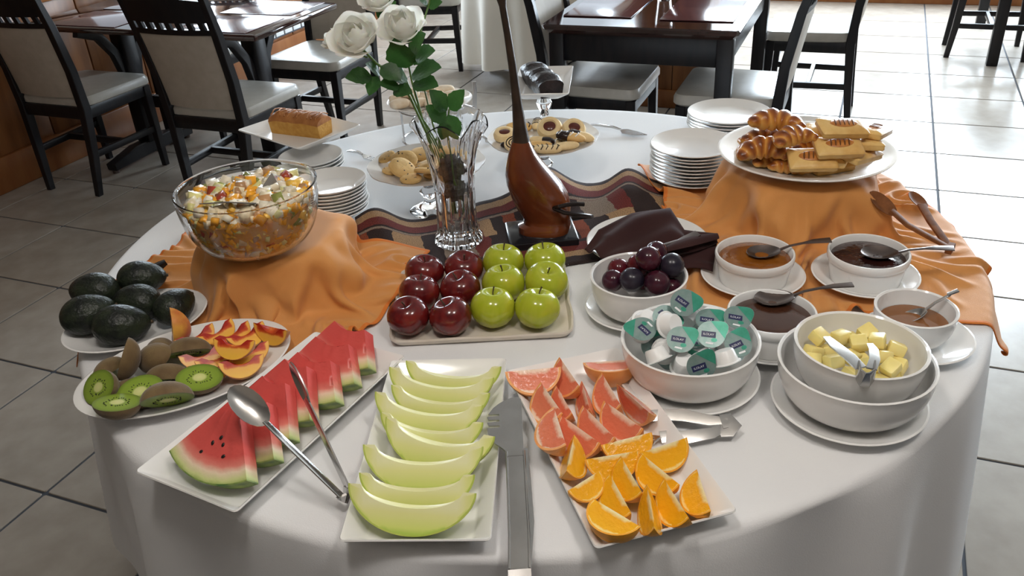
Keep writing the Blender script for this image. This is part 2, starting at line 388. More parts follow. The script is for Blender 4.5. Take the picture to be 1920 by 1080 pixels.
# ------------------------------------------------------------------ furniture
def make_chair():
    t = thing('dining_chair', 'chair', 'chair', group='dark dining chairs with pale leather seats')
    # rear legs with back posts
    for s in (-1, 1):
        pts = [(s*.155, -.235, 0), (s*.175, -.215, .2), (s*.19, -.20, .42), (s*.195, -.215, .60), (s*.2, -.255, .80), (s*.205, -.30, .955)]
        part('leg', MB().bar(pts, [.026, .034, .038, .036, .034, .03], [.030, .038, .044, .04, .036, .026], upv=(0, 1, 0)), 'dark_wood', t)
        part('leg', MB().bar([(s*.19, .19, 0), (s*.19, .185, .22), (s*.19, .18, .42)], [.028, .036, .042], [.028, .036, .042], upv=(0, 1, 0)), 'dark_wood', t)
        part('stretcher', MB().bar([(s*.175, -.20, .20), (s*.19, .18, .20)], .022, .03), 'dark_wood', t)
    part('stretcher', MB().bar([(-.185, -.02, .20), (.185, -.02, .20)], .022, .03), 'dark_wood', t)
    fr = MB()
    for (p, q) in (((-.19, -.2, .40), (-.19, .18, .40)), ((.19, -.2, .40), (.19, .18, .40)), ((-.19, .185, .40), (.19, .185, .40)), ((-.19, -.2, .40), (.19, -.2, .40))):
        fr.bar([p, q], .03, .055)
    part('seat_frame', fr, 'dark_wood', t)
    rings = []
    for (z, k) in ((.425, .97), (.432, 1.0), (.455, 1.0), (.470, .965), (.476, .86), (.478, .5)):
        r = rrect(.43*k, .42*k, .05*k, z, 5)
        rings.append([(x*(1 + .10*(y/.42)), y+.005, zz) for (x, y, zz) in r])
    part('seat', MB().loft(rings, True, True), 'leather', t)
    def back(z): return -.20 - .10*max(0, (z-.46)/.5)**1.3
    pb = MB(); n = 8; fr_, bk = [], []
    rings = []
    for i in range(7):
        z = .475 + .335*i/6; w = .185 + .012*i/6; ring = []
        for (off, inset) in ((.014, 0), (-.014, 0)):
            seq = range(n+1) if off > 0 else range(n, -1, -1)
            for j in seq:
                u = -1 + 2*j/n; e = (1-abs(u)**6)*(1-abs(2*i/6-1)**8)
                ring.append((u*w*.97, back(z) - .02*(1-u*u) + off*(.45+.55*e), z))
        rings.append(ring)
    pb.loft(rings, True, True)
    part('back_panel', pb, 'leather_back', t)
    tr = MB(); rings = []
    for j in range(13):
        u = -1+2*j/12; dy = -.028*(1-u*u)
        z0, z1 = .852, .935 + .018*(1-u*u)
        rings.append([(u*.205, back(z0)+dy-.012, z0), (u*.205, back(z0)+dy+.012, z0), (u*.205, back(z1)+dy+.010, z1), (u*.205, back(z1)+dy-.010, z1)])
    tr.loft(rings, True, True)
    part('top_rail', tr, 'dark_wood', t)
    lr = MB(); rings = []
    for j in range(9):
        u = -1+2*j/8; dy = -.02*(1-u*u)
        rings.append([(u*.2, back(.81)+dy-.01, .800), (u*.2, back(.81)+dy+.01, .800), (u*.2, back(.82)+dy+.01, .822), (u*.2, back(.82)+dy-.01, .822)])
    part('lower_rail', lr.loft(rings, True, True), 'dark_wood', t)
    for j in range(7):
        u = -.78 + 1.56*j/6; dy = -.022*(1-u*u)
        part('slat', MB().bar([(u*.2, back(.81)+dy, .815), (u*.2, back(.86)+dy-.003, .86)], .026, .014, upv=(0, 1, 0)), 'dark_wood', t)
    return t
FACE = {'+b': 0, '-b': math.pi, '+a': -math.pi/2, '-a': math.pi/2}
ch0 = make_chair(); used = [0]
def chair(a, b, face, label, dz=0, scale=1):
    c = ch0 if not used[0] else dup(ch0)
    used[0] = 1
    c.location = W(a, b, 0); c.rotation_euler = (0, 0, YAW+FACE[face]+dz); c['label'] = label
    return c
chair(-3.49, 3.03, '+b', 'dark chair with beige back panel, the one close to the wooden wall')
chair(-2.61, 3.04, '+b', 'dark chair with beige back panel, standing behind the fruit salad bowl')
chair(-2.64, 3.80, '-b', 'dark chair with pale seat across the glossy table, behind the white roses')
chair(-3.42, 3.80, '-b', 'dark chair with pale seat by the wooden wall, across the glossy table')
chair(-1.075, 3.66, '+a', 'dark chair under the square-legged table, its pale seat behind the chocolate cake')
chair(-.50, 3.64, '-a', 'dark chair under the square-legged table, its pale seat behind the stacked plates')
chair(-.28, 4.76, '-a', 'dark chair seen side on, standing free on the bright tiles by the square-legged table')
chair(-2.72, 5.28, '+a', 'dark chair pulled up to the round table with the white cloth', dz=.25)
chair(.70, 6.18, '+a', 'dark chair by the far wooden skirting, its legs on the bright tiles')
# left table: glossy top, two arched pedestals
def pedestal_table():
    t = thing('dining_table', 'long glossy dark table on arched pedestals, set with pale placemats', 'table', W(-3.08, 3.33), RZ)
    top = MB().box((0, 0, .732), (1.36, .66, .030), bev=.012)
    part('tabletop', top, 'table_dark', t)
    for s in (-1, 1):
        part('post', MB().box((s*.40, 0, .40), (.085, .085, .64), bev=.01), 'dark_wood', t)
        part('foot', MB().bar([(s*.40, -.29, .035), (s*.40, -.12, .055), (s*.40, .12, .055), (s*.40, .29, .035)], .06, [.035, .07, .07, .035]), 'dark_wood', t)
        for q in (-1, 1):
            part('brace', MB().bar([(s*.40, q*.04, .44), (s*.40, q*.075, .56), (s*.40, q*.15, .66), (s*.40, q*.27, .705)], .045, [.04, .035, .035, .03], upv=(1, 0, 0)), 'dark_wood', t)
            part('glide', MB().lathe([(0, 0), (.018, 0), (.018, .02), (0, .02)], 10), 'steel_dark', t, loc=(s*.40, q*.27, 0))
    part('stretcher', MB().bar([(-.40, 0, .30), (.40, 0, .30)], .03, .06), 'dark_wood', t)
    return t
pedestal_table()
mat_me = MB().box((0, 0, .002), (.40, .29, .004), bev=.002)
pm0 = single('placemat', mat_me, 'placemat', 'placemat on the glossy pedestal table, before the chair behind the fruit salad', 'placemat', W(-2.66, 3.16, .747), RZ, 'placemats')
for (a, b, z, l, r) in ((-2.66, 3.50, .747, 'placemat on the glossy pedestal table, facing the chair behind the roses', 0),
                        (-3.38, 3.16, .747, 'placemat on the glossy pedestal table, before the chair by the wooden wall', 0),
                        (-3.38, 3.50, .747, 'placemat on the far wall side of the glossy pedestal table', 0),
                        (-1.05, 3.68, .757, 'placemat on the square-legged table, on the chocolate cake side', math.pi/2),
                        (-.64, 3.66, .757, 'placemat on the square-legged table, on the plate stack side', math.pi/2)):
    dup(pm0, W(a, b, z), (0, 0, YAW+r), l)
hold = thing('napkin_holder', 'small white holder on the glossy pedestal table', 'holder', W(-3.02, 3.33, .747), RZ)
part('tray', MB().box((0, 0, .008), (.13, .09, .016), bev=.006), 'ceramic', hold)
for s in (-1, 1): part('panel', MB().box((0, s*.03, .05), (.11, .006, .085), bev=.003), 'ceramic', hold)
part('napkin', MB().box((0, 0, .055), (.10, .045, .09), bev=.004), 'cloth_white', hold)
# square-legged table
def leg_table(loc, w, d, label):
    t = thing('dining_table', label, 'table', loc, RZ)
    top = MB(); top.loft([rrect(w-.05, d-.05, .01, .715, 1), rrect(w-.01, d-.01, .01, .735, 1), rrect(w, d, .01, .75, 1), rrect(w-.01, d-.01, .01, .756, 1)], True, True)
    part('tabletop', top, 'table_dark', t, ang=25)
    for (s, q) in ((0, -1), (0, 1), (1, 0), (-1, 0)):
        c = (s*(w/2-.055), q*(d/2-.055), .66); dd = (w-.11, .024, .115) if q else (.024, d-.11, .115)
        part('apron', MB().box(c, dd, bev=.003), 'dark_wood', t)
    for s in (-1, 1):
        for q in (-1, 1):
            part('leg', MB().box((s*(w/2-.055), q*(d/2-.055), .36), (.062, .062, .72), bev=.004, taper=.8), 'dark_wood', t)
    return t
leg_table(W(-.845, 3.93), .79, 1.2, 'dark square-legged table with a deep apron beside the wooden pillar')
leg_table(W(1.05, 6.40), .79, 1.15, 'dark square-legged table by the far skirting on the bright tiles')
vg = MB().lathe([(.028, 0), (.03, .002), (.034, .06), (.038, .11), (.036, .11), (.031, .06), (.026, .008), (0, .006)], 24)
single('drinking_glass', vg, 'glass', 'clear tumbler between the placemats on the square-legged table', 'glass', W(-.86, 3.88, .757))
pil = thing('pillar', 'square pillar clad in varnished reddish wood behind the square-legged table', 'pillar', W(-.98, 4.86), RZ)
for s in (-1, 1):
    part('panel', MB().box((s*.09, -.17, HC/2), (.176, .02, HC-.005), bev=.004), 'wood_wall', pil)
    part('panel', MB().box((s*.09, .17, HC/2), (.176, .02, HC-.005), bev=.004), 'wood_wall', pil)
    part('panel', MB().box((s*.19, 0, HC/2), (.02, .36, HC-.005), bev=.004), 'wood_wall', pil)
part('base_board', MB().box((0, 0, .05), (.43, .39, .10), bev=.006), 'wood_trim', pil)
# round table under a white cloth
def cloth_round(R, top, drop, nf, amp, flare, n=220, rr=.012, seed=1, hem=None):
    rnd = random.Random(seed); ph = [rnd.uniform(0, 6.28) for _ in range(6)]
    mb = MB(); rings = []
    def fold(t):
        return (math.cos(nf*t+ph[0]+.8*math.sin(3*t+ph[1])) + .55*math.cos((nf*1.7//1)*t+ph[2]+.6*math.sin(2*t+ph[3])))/1.3
    prof = [(R*f, top, 0) for f in (.02, .2, .4, .6, .8, .92, .97)] + [(R-rr*1.0, top, 0), (R-rr*.5, top-rr*.12, 0), (R-rr*.12, top-rr*.5, .0), (R, top-rr, .02)]
    for i in range(1, 13):
        k = i/12; prof.append((R+flare*k, top-rr-(drop-rr)*k, k))
    for (r, z, k) in prof:
        ring = []
        for j in range(n):
            t = 2*math.pi*j/n
            hh = hem(t) if hem else 0
            rr_ = r + amp*fold(t)*(k**.65 if k > 0 else 0)
            ring.append((rr_*math.cos(t), rr_*math.sin(t), z + hh*k))
        rings.append(ring)
    mb.loft(rings, True, False)
    return mb
rt_ = thing('round_table', 'round pedestal table hidden under a long white cloth', 'table', W(-1.96, 5.16))
part('tabletop', MB().lathe([(0, .715), (.40, .715), (.41, .73), (.40, .742), (0, .742)], 40), 'dark_wood', rt_)
part('post', MB().lathe([(0, .02), (.05, .02), (.04, .36), (.06, .72), (0, .72)], 16), 'dark_wood', rt_)
for k in range(3):
    a = 2*math.pi*k/3+.4
    part('foot', MB().bar([(.03*math.cos(a), .03*math.sin(a), .06), (.36*math.cos(a), .36*math.sin(a), .02)], .05, .04), 'dark_wood', rt_)
single('tablecloth', cloth_round(.435, .748, .60, 9, .038, .03, seed=4), 'cloth_cream', 'long white cloth hanging in folds over the far round table', 'tablecloth', W(-1.96, 5.16), ang=180)
# two added globe lamps, out of view, to brighten the buffet's front
for (x, y, lab) in ((-.25, .50, 'added globe lamp, out of view, brightening the watermelon side of the buffet'), (.55, .35, 'added globe lamp, out of view, brightening the butter side of the buffet')):
    l = thing('added_fill_lamp', lab, 'lamp', (x, y, HC), group='added fill lamps over the buffet')
    part('rose_plate', MB().lathe([(0, 0), (.05, 0), (.05, -.015), (.01, -.03), (0, -.03)], 20), 'lamp_metal', l)
    part('cord', MB().tube([(0, 0, -.02), (0, 0, -.30)], .004, 8), 'lamp_metal', l)
    part('cap', MB().lathe([(0, -.28), (.02, -.28), (.05, -.31), (.05, -.33), (0, -.33)], 20), 'lamp_metal', l)
    part('globe', MB().ell((0, 0, -.44), (.125, .125, .12), 24, 16), 'fill_lamp_glow', l)
# ------------------------------------------------------------------ buffet table
CX, CY, RT = .037, 1.616, .871
bt = thing('buffet_table', 'large round buffet table hidden under the white cloth with all the food', 'table', (CX, CY, 0))
part('tabletop', MB().lathe([(0, .705), (RT-.03, .705), (RT-.012, .715), (RT-.012, .735), (RT-.03, .745), (0, .745)], 64), 'dark_wood', bt)
part('post', MB().lathe([(0, .03), (.10, .03), (.07, .2), (.07, .5), (.16, .70), (0, .70)], 20), 'dark_wood', bt)
for k in range(4):
    a = math.pi/2*k + .5
    part('foot', MB().bar([(.05*math.cos(a), .05*math.sin(a), .10), (.4*math.cos(a), .4*math.sin(a), .04), (.5*math.cos(a), .5*math.sin(a), .03)], .06, [.08, .05, .06]), 'dark_wood', bt)
single('tablecloth', cloth_round(RT, .75, .47, 15, .030, .030, n=360, rr=.014, seed=9, hem=lambda t: .03*math.sin(2*t+1)), 'cloth_white', 'white cloth covering the big round buffet table and falling in folds', 'tablecloth', (CX, CY, 0), ang=180)
RUN_O, RUN_A, RUN_L, RUN_W = (-.272, 1.407), R_(11), .715, .36
def runner_bumps(s, q):
    bump = lambda x, c, w: np.exp(-((x-c)/w)**2)
    ss = lambda t: np.clip(t, 0, 1)**2*(3-2*np.clip(t, 0, 1))
    return .040*bump(s, .045, .050)*(.20+.80*ss((q-.14)/.20)) + .058*bump(s-.10*(q-.3), .435, .062)*np.clip((q-.232)/.08, 0, 1) + .034*bump(s-.35*(q-.2), .585, .042)*np.clip((q-.12)/.12, 0, 1)
def runner_h(x, y):                     # height of the runner's upper side above the cloth, 0 beside it
    dx, dy = x-RUN_O[0], y-RUN_O[1]
    s = dx*math.cos(RUN_A)+dy*math.sin(RUN_A); q = -dx*math.sin(RUN_A)+dy*math.cos(RUN_A)
    inside = (s > -.03) & (s < RUN_L+.03) & (q > -.04) & (q < RUN_W+.06)
    return np.where(inside, .008+runner_bumps(np.clip(s, 0, RUN_L), np.clip(q, 0, RUN_W)), 0.)
# ---- cloth solver for the draped napkins
def drape(cx, cy, w, h, rot, n, m, riser, caps, steps=230, squeeze=.95, seed=1, z0=.03, obst=(), calm=None):
    """riser=(x,y,r,height): round riser; returns grid of points; simple position based cloth"""
    rs = np.random.RandomState(seed)
    u = np.linspace(-w/2, w/2, n); v = np.linspace(-h/2, h/2, m)
    U, V = np.meshgrid(u, v, indexing='ij')
    c, s = math.cos(rot), math.sin(rot)
    rx, ry, rr, rh = riser
    X = np.zeros((n, m, 3)); X[..., 0] = cx + (U*c - V*s); X[..., 1] = cy + (U*s + V*c)
    # hang the overhang straight down the riser, lay the rest on the table: the spare width buckles into folds
    dx, dy = X[..., 0]-rx, X[..., 1]-ry; rho = np.hypot(dx, dy)+1e-9; an = np.arctan2(dy, dx)
    over = np.maximum(0, rho-rr-.004); side = np.minimum(over, rh); lay = over-side
    wave = np.sin(an*5+seed+1.6*np.sin(an*2+seed))*.65 + np.sin(an*11+3*seed)*.35
    r2 = np.where(over > 0, rr+.006+side*.12+lay*1.0 + .042*(1+wave)*np.minimum(1, over/.08), rho)
    X[..., 0] = rx + dx/rho*r2; X[..., 1] = ry + dy/rho*r2
    X[..., 2] = .75 + rh + .006 - side*.96 + rs.rand(n, m)*.003 + .010*(1+wave)*np.minimum(1, lay/.05)
    du, dv = w/(n-1), h/(m-1); vel = np.zeros_like(X); dt = .011
    S = []
    def addc(i0, j0, di, dj, si, sj, L, k): S.append((i0, j0, di, dj, si, sj, L, k))
    cons = []
    def cons_pair(di, dj, L, k):
        # colour by parity along the stride direction
        for p in range(2):
            I, J = np.meshgrid(np.arange(n-di if di >= 0 else n), np.arange(max(0, m-abs(dj))), indexing='ij')
            if dj < 0: J = J - dj
            key = ((I//max(di, 1)) if di else (J//max(abs(dj), 1))) % 2
            sel = key == p
            ia, ja = I[sel], J[sel]
            cons.append((ia*m+ja, (ia+di)*m+(ja+dj), L, k))
    cons_pair(1, 0, du, 1.); cons_pair(0, 1, dv, 1.)
    D = math.hypot(du, dv); cons_pair(1, 1, D, .5); cons_pair(1, -1, D, .5)
    cons_pair(2, 0, 2*du, .25); cons_pair(0, 2, 2*dv, .25)
    X = X.reshape(-1, 3); vel = vel.reshape(-1, 3)
    def ground(p):
        r = np.hypot(p[:, 0]-CX, p[:, 1]-CY)
        return .7535 + runner_h(p[:, 0], p[:, 1]) - np.maximum(0, r-RT+.006)*2.5
    for st in range(steps):
        vel[:, 2] -= 9.8*dt; vel *= .975
        prev = X.copy(); X = X + vel*dt
        for it in range(7):
            for (a, b, L, k) in cons:
                d = X[b]-X[a]; l = np.sqrt((d*d).sum(1))+1e-9
                corr = d*(k*.5*(l-L)/l)[:, None]
                X[a] += corr; X[b] -= corr
            # riser collision (rounded cylinder)
            dx, dy = X[:, 0]-rx, X[:, 1]-ry; r = np.hypot(dx, dy)+1e-9
            top = .75+rh+.003
            ins = (r < rr+.004) & (X[:, 2] < top)
            pen_t = top - X[:, 2]; pen_s = rr+.004 - r
            up = ins & (pen_t <= pen_s); sd = ins & ~up
            X[up, 2] = top
            if sd.any():
                X[sd, 0] += dx[sd]/r[sd]*pen_s[sd]; X[sd, 1] += dy[sd]/r[sd]*pen_s[sd]
            gz = ground(X); lo = X[:, 2] < gz
            X[lo, 2] = gz[lo]
            X[lo, :2] = prev[lo, :2] + (X[lo, :2]-prev[lo, :2])*.12
            X[up, :2] = prev[up, :2] + (X[up, :2]-prev[up, :2])*.0
        for (px, py, pr, pz) in caps:
            q = (np.hypot(X[:, 0]-px, X[:, 1]-py) < pr) & (X[:, 2] > pz) & (np.hypot(X[:, 0]-rx, X[:, 1]-ry) > rr+.035); X[q, 2] = pz
        for (px, py, pr) in obst:
            dx, dy = X[:, 0]-px, X[:, 1]-py; r = np.hypot(dx, dy)+1e-9; q = (r < pr)
            X[q, 0] += dx[q]/r[q]*(pr-r[q]); X[q, 1] += dy[q]/r[q]*(pr-r[q])
        vel = (X-prev)/dt
    # deep diagonal drapery folds on the hanging part
    dx, dy = X[:, 0]-rx, X[:, 1]-ry; r = np.hypot(dx, dy)+1e-9; an = np.arctan2(dy, dx)
    t = np.clip((X[:, 2]-.757)/rh, 0, 1); env = np.sin(np.pi*np.clip(t*1.02, 0, 1))**.8*(r > rr*.9)*(r < rr+.13)
    f1 = np.maximum(0, np.sin(5*an + 2.6*t + seed))**1.6; f2 = np.maximum(0, np.sin(8*an - 3.4*t + 2*seed))**2
    if calm is not None: env = env*(1-np.exp(-((an-calm)/.45)**2))
    out = env*(.026*f1 + .016*f2)
    X[:, 0] += dx/r*out; X[:, 1] += dy/r*out; X[:, 2] += env*.010*f1
    for (px, py, pr, pz) in [c for c in caps if c[3] < .76]:       # the folds stop at the crockery: hanging cloth beside it, flat cloth under it
        ex, ey = X[:, 0]-px, X[:, 1]-py; q = np.hypot(ex, ey)+1e-9
        beside = (q < pr) & (X[:, 2] > pz+.012) & (pr-q < .035)
        X[beside, 0] += (ex/q*(pr-q))[beside]; X[beside, 1] += (ey/q*(pr-q))[beside]
        under = (q < pr) & ~beside & (X[:, 2] > pz); X[under, 2] = pz
    return X.reshape(n, m, 3)
def grid_mb(G, hem=0):
    n, m = G.shape[:2]; mb = MB()
    mb.v = [Vector(p) for p in G.reshape(-1, 3)]
    for i in range(n-1):
        for j in range(m-1):
            mb.f.append((i*m+j, (i+1)*m+j, (i+1)*m+j+1, i*m+j+1))
            mb.m.append(1 if hem and (i < hem or j < hem or i >= n-1-hem or j >= m-1-hem) else 0)
    return mb
def cloth_obj(name, G, mats, label, cat, hem=1):
    me = grid_mb(G, hem).mesh(name, mats, True, 180, merge=False)
    o = tag(link(name, me), label, cat)
    sm = o.modifiers.new('smooth', 'SMOOTH'); sm.iterations = 2; sm.factor = .4
    sd = o.modifiers.new('subdivision', 'SUBSURF'); sd.levels = 1; sd.render_levels = 1
    so = o.modifiers.new('thickness', 'SOLIDIFY'); so.thickness = .0016; so.offset = 1
    return o
# ------------------------------------------------------------------ crockery
TZ = .7505
def saucer_mb(R, h=.018, n=56, sx=1, sy=1, mod=None):
    return MB().lathe([(0, 0), (R*.50, 0), (R*.52, .002), (R*.60, .0035), (R*.95, h*.86), (R, h*.98), (R+.0008, h+.0012), (R-.002, h+.0022), (R*.93, h*.96), (R*.66, .0085), (R*.58, .0065), (0, .006)], n, sx=sx, sy=sy, mod=mod)
def bowl_mb(R, h, rb, th=.0045, n=64, pw=.75):
    pr = [(0, .0), (rb*.86, 0), (rb, 0), (rb+.001, .006)]
    N = 9
    for i in range(1, N+1):
        t = i/N*math.pi/2; pr.append((rb + (R-rb)*math.sin(t)**pw, .006 + (h-.006)*(1-math.cos(t))))
    pr += [(R+.0006, h+.0012), (R-th*.5, h+.0025), (R-th, h)]
    for i in range(N-1, -1, -1):
        t = i/N*math.pi/2; pr.append((max((rb + (R-rb)*math.sin(t)**pw)-th, 0), .006+th + (h-.006-th)*(1-math.cos(t))))
    pr.append((0, .006+th))
    return MB().lathe(pr, n)
SA = {}
def saucer(R, xy, label, z=TZ, h=.018):
    key = (R, h)
    if key not in SA: SA[key] = saucer_mb(R, h).mesh('saucer', 'ceramic')
    return single('saucer', SA[key], None, label, 'saucer', (xy[0], xy[1], z), group='white saucers under the bowls')
saucer(.107, (.263, 1.083), 'white saucer under the bowl of milk portions')
saucer(.090, (.217, 1.294), 'white saucer under the bowl of plums')
saucer(.108, (.478, .997), 'white saucer under the nested butter bowls')
saucer(.0925, (.442, 1.374), 'white saucer under the apricot jam pot', TZ+.0045)
saucer(.0925, (.639, 1.350), 'white saucer under the blackish jam pot on the orange cloth', TZ+.0045)
saucer(.083, (.413, 1.170), 'white saucer under the caramel spread pot')
saucer(.085, (.645, 1.148), 'white saucer under the honey cup')
SZ = TZ+.0062
single('bowl', bowl_mb(.103, .076, .052), 'ceramic', 'white bowl filled with milk portion pods', 'bowl', (.263, 1.083, SZ))
single('bowl', bowl_mb(.083, .072, .045), 'ceramic', 'white bowl holding dark plums', 'bowl', (.219, 1.294, SZ))
single('bowl', bowl_mb(.107, .078, .052), 'ceramic', 'larger white bowl with the butter bowl nested inside', 'bowl', (.481, .998, SZ))
single('bowl', bowl_mb(.091, .074, .046), 'ceramic', 'white bowl of butter cubes nested in a larger bowl', 'bowl', (.487, 1.008, SZ+.0225), rot=(R_(-1), R_(2), 0))
single('cup', bowl_mb(.062, .060, .030), 'ceramic', 'small white cup of thin brown honey', 'cup', (.637, 1.152, SZ))
def pot(xy, label, jam, jlabel, z):
    r = .0705
    t = thing('jam_pot', label, 'pot', (xy[0], xy[1], z))
    part('body', MB().lathe([(0, 0), (r*.83, 0), (r*.86, .003), (r*.94, .036), (r*.94, .040), (r*.985, .043), (r, .050), (r, .055), (r*.98, .0575), (r*.94, .057), (r*.91, .052), (r*.86, .012), (0, .010)], 56), 'ceramic', t)
    mb = MB().lathe([(r*.905, .044), (r*.86, .0460), (r*.6, .0475), (r*.3, .0480), (0, .0480)], 40)
    part('jam', mb, jam, t, jlabel)
    return t
pot((.442, 1.372), 'white pot of amber apricot jam with a steel spoon', 'jam_apricot', 'amber apricot jam', SZ+.0045)
pot((.639, 1.349), 'white pot of blackish berry jam with a long spoon on the orange cloth', 'jam_dark', 'blackish jam', SZ+.0045)
pot((.414, 1.171), 'white pot of smooth brown caramel spread beside the milk portions', 'jam_caramel', 'brown caramel spread', SZ+.0030)
single('honey', MB().lathe([(.0520, .036), (.045, .0372), (.02, .0372), (0, .0372)], 40), 'honey', 'thin brown honey filling the small cup', 'honey', (.637, 1.152, SZ))
# spoons
def spoon_mb(L, bw=.02, bl=.032, hw=.009, depth=.010, neck=.004):
    mb = MB(); n = 16
    out, inn = [], []
    for k in range(6):
        f = k/5
        z = -depth*(1-f*f); ring = [(bl*math.cos(2*math.pi*j/n)*f, bw*math.sin(2*math.pi*j/n)*f*(1+.12*math.cos(2*math.pi*j/n)), z) for j in range(n)]
        inn.append(ring); out.append([(x*1.03, y*1.03, zz-.0012) for (x, y, zz) in ring])
    mb.loft(inn); mb.loft(list(reversed(out))); mb.loft([inn[-1], out[-1]])
    pts = [(-bl*.95, 0, 0), (-bl-.015, 0, .006), (-bl-.04, 0, .010), (-L*.6, 0, .012), (-L+bl, 0, .012)]
    mb.bar(pts, [neck*1.6, neck, neck*1.1, hw, hw*1.3], [.0025, .003, .003, .0025, .0022])
    return mb
def aim(p, q):
    """euler that turns local -X handle: bowl at p, handle end at q"""
    d = Vector(q)-Vector(p); yaw = math.atan2(-d.y, -d.x); pit = math.atan2(d.z, math.hypot(d.x, d.y))
    return (0, pit, yaw)
def spoon(name, p, q, label, m='steel', cat='spoon', **kw):
    p, q = Vector(p), Vector(q); L = (q-p).length
    return single(name, spoon_mb(L+.0, **kw), m, label, cat, p, aim(p, q))
spoon('spoon', P(1432, 470, .8175), P(1590, 459, .828), 'steel spoon with dark handle resting in the apricot jam', 'steel_dark', bw=.024, bl=.030, hw=.014)
spoon('spoon', P(1650, 472, .8185), P(1826, 479, .8265), 'long dark spoon resting in the blackish jam on the orange cloth', 'steel_dark', bw=.024, bl=.032, hw=.013)
spoon('spoon', P(1452, 556, .8165), P(1636, 543, .825), 'steel spoon resting in the brown caramel spread', 'steel_dark', bw=.025, bl=.032, hw=.011)
spoon('teaspoon', P(1712, 590, .797), P(1826, 545, .836), 'slim steel teaspoon standing in the honey cup', 'steel', bw=.014, bl=.022, hw=.006)
# rectangular and oval platters
def plate_rect_mb(w, d, h=.026, inset=.024):
    rings = []
    def rr(dw, z, r, lift=0):
        q = rrect(w-dw, d-dw, r, z, 3)
        return [(x, y, zz + lift*(abs(x)/(w/2))**2*(abs(y)/(d/2))**2) for (x, y, zz) in q]
    prof = [(inset*2+.012, 0, .012, 0), (inset*2+.004, .0015, .012, 0), (.004, h-.004, .006, .004), (0, h-.001, .006, .004), (.002, h+.001, .006, .004), (.009, h-.001, .006, .004), (inset*2-.004, .0085, .008, 0), (inset*2+.001, .0062, .008, 0), (inset*2+.006, .0055, .008, 0)]
    for (dw, z, r, li) in prof: rings.append(rr(dw, z, r, li))
    return MB().loft(rings, True, True)
def rot_from(p0, p1):                   # yaw of direction p0->p1 minus 90deg (plate length along Y)
    d = p1-p0
    return math.atan2(d.y, d.x) - math.pi/2
RP = plate_rect_mb(.186, .386).mesh('platter', 'ceramic', True, 30)
melon_pl = single('platter', RP, None, 'white rectangular platter of pale green melon slices', 'platter', (-.122, .950, TZ), (0, 0, R_(-4.2)), 'white rectangular platters')
wm_pl = single('platter', RP, None, 'white rectangular platter of watermelon slices', 'platter', (-.354, 1.038, TZ), (0, 0, R_(-29.6)), 'white rectangular platters')
or_pl = single('platter', RP, None, 'white rectangular platter of grapefruit and orange wedges', 'platter', (.121, .9375, TZ), (0, 0, R_(14.4)), 'white rectangular platters')
OV = saucer_mb(.172, .019, 72, 1, .71).mesh('oval_plate', 'ceramic')
single('oval_plate', OV, None, 'white oval plate of kiwi halves and peach slices', 'plate', (-.540, 1.182, TZ+.004), (0, 0, R_(31)), 'white oval plates')
o = single('oval_plate', saucer_mb(.125, .018, 64, 1, .80).mesh('oval_plate', 'ceramic'), None, 'white oval plate holding whole dark avocados', 'plate', (-.680, 1.345, TZ+.0034), (0, 0, R_(32)), 'white oval plates')
# apple tray: cream tray with wavy lip
def wavy(r, z, t): return (r, z)
rings = []
for (dw, z, r, wv) in ((.03, 0, .02, 0), (.012, .002, .02, .3), (0, .012, .022, 1), (.002, .0155, .022, 1), (.008, .0145, .02, 1), (.018, .006, .02, .3), (.03, .005, .02, 0)):
    q = []
    base = rrect(.318-dw, .245-dw, r, z, 6)
    # subdivide straight runs for the waves
    dense = []
    for i in range(len(base)):
        a, b = Vector(base[i]), Vector(base[(i+1) % len(base)]); nn = max(1, int(round((a-b).length/.012))) if False else 1
        N = 14 if (i % 7) == 6 else 1
        for k in range(N): dense.append(a.lerp(b, k/N))
    for k, p in enumerate(dense):
        s = math.sin(k*.9)*.0022*wv
        q.append((p.x*(1+s*4), p.y*(1+s*5), p.z + s*.7))
    rings.append(q)
single('tray', MB().loft(rings, True, True), 'ceramic_cream', 'cream tray with wavy lip carrying red and green apples', 'tray', (-.055, 1.348, TZ+.0038), (R_(1.8), 0, R_(-1)))
# ------------------------------------------------------------------ whole fruit
def apple_mesh(seed, m):
    rnd = random.Random(seed); tw = rnd.uniform(0, 6)
    def fn(p):
        r = math.hypot(p.x, p.y); z = p.z
        dip = -.36*math.exp(-(r/.27)**2) if z > 0 else .26*math.exp(-(r/.22)**2)
        lob = 1 + .025*math.cos(5*math.atan2(p.y, p.x)+tw)*(1 if z < 0 else .4)
        k = 1 + .07*z
        return Vector((p.x*lob*k, p.y*lob*k, z*.92 + dip))
    return MB().ell((0, 0, 0), (.0368, .0368, .0365), 28, 20, fn).mesh('apple', m)
stem_me = MB().tube([(0, 0, .018), (.001, .0015, .027), (.004, .003, .036)], [.0012, .001, .0016], 6).mesh('stem', 'apple_stem')
reds = [((803, 513), 'red apple in the back row, beside the woven runner'), ((868, 508), 'red apple in the back row, next to a green one'), ((790, 549), 'red apple in the middle row at the tray end'), ((861, 540), 'dark red apple in the middle row touching the greens'), ((772, 591), 'dark red apple on the tray corner nearest the watermelon'), ((847, 590), 'bright red apple in the front row next to a green apple')]
grns = [((942, 497), 'green apple in the back row in front of the sculpture base'), ((1018, 493), 'green apple in the back row on the outer corner'), ((946, 530), 'green apple in the middle row touching red ones'), ((1022, 529), 'green apple with dark stem in the outer middle row'), ((921, 577), 'yellow-green apple with a bent stem in the front row'), ((1002, 577), 'green apple with small scars on the front tray corner')]
am = {('r', k): apple_mesh(k, 'apple_red') for k in range(3)}; am.update({('g', k): apple_mesh(k+5, 'apple_green') for k in range(3)})
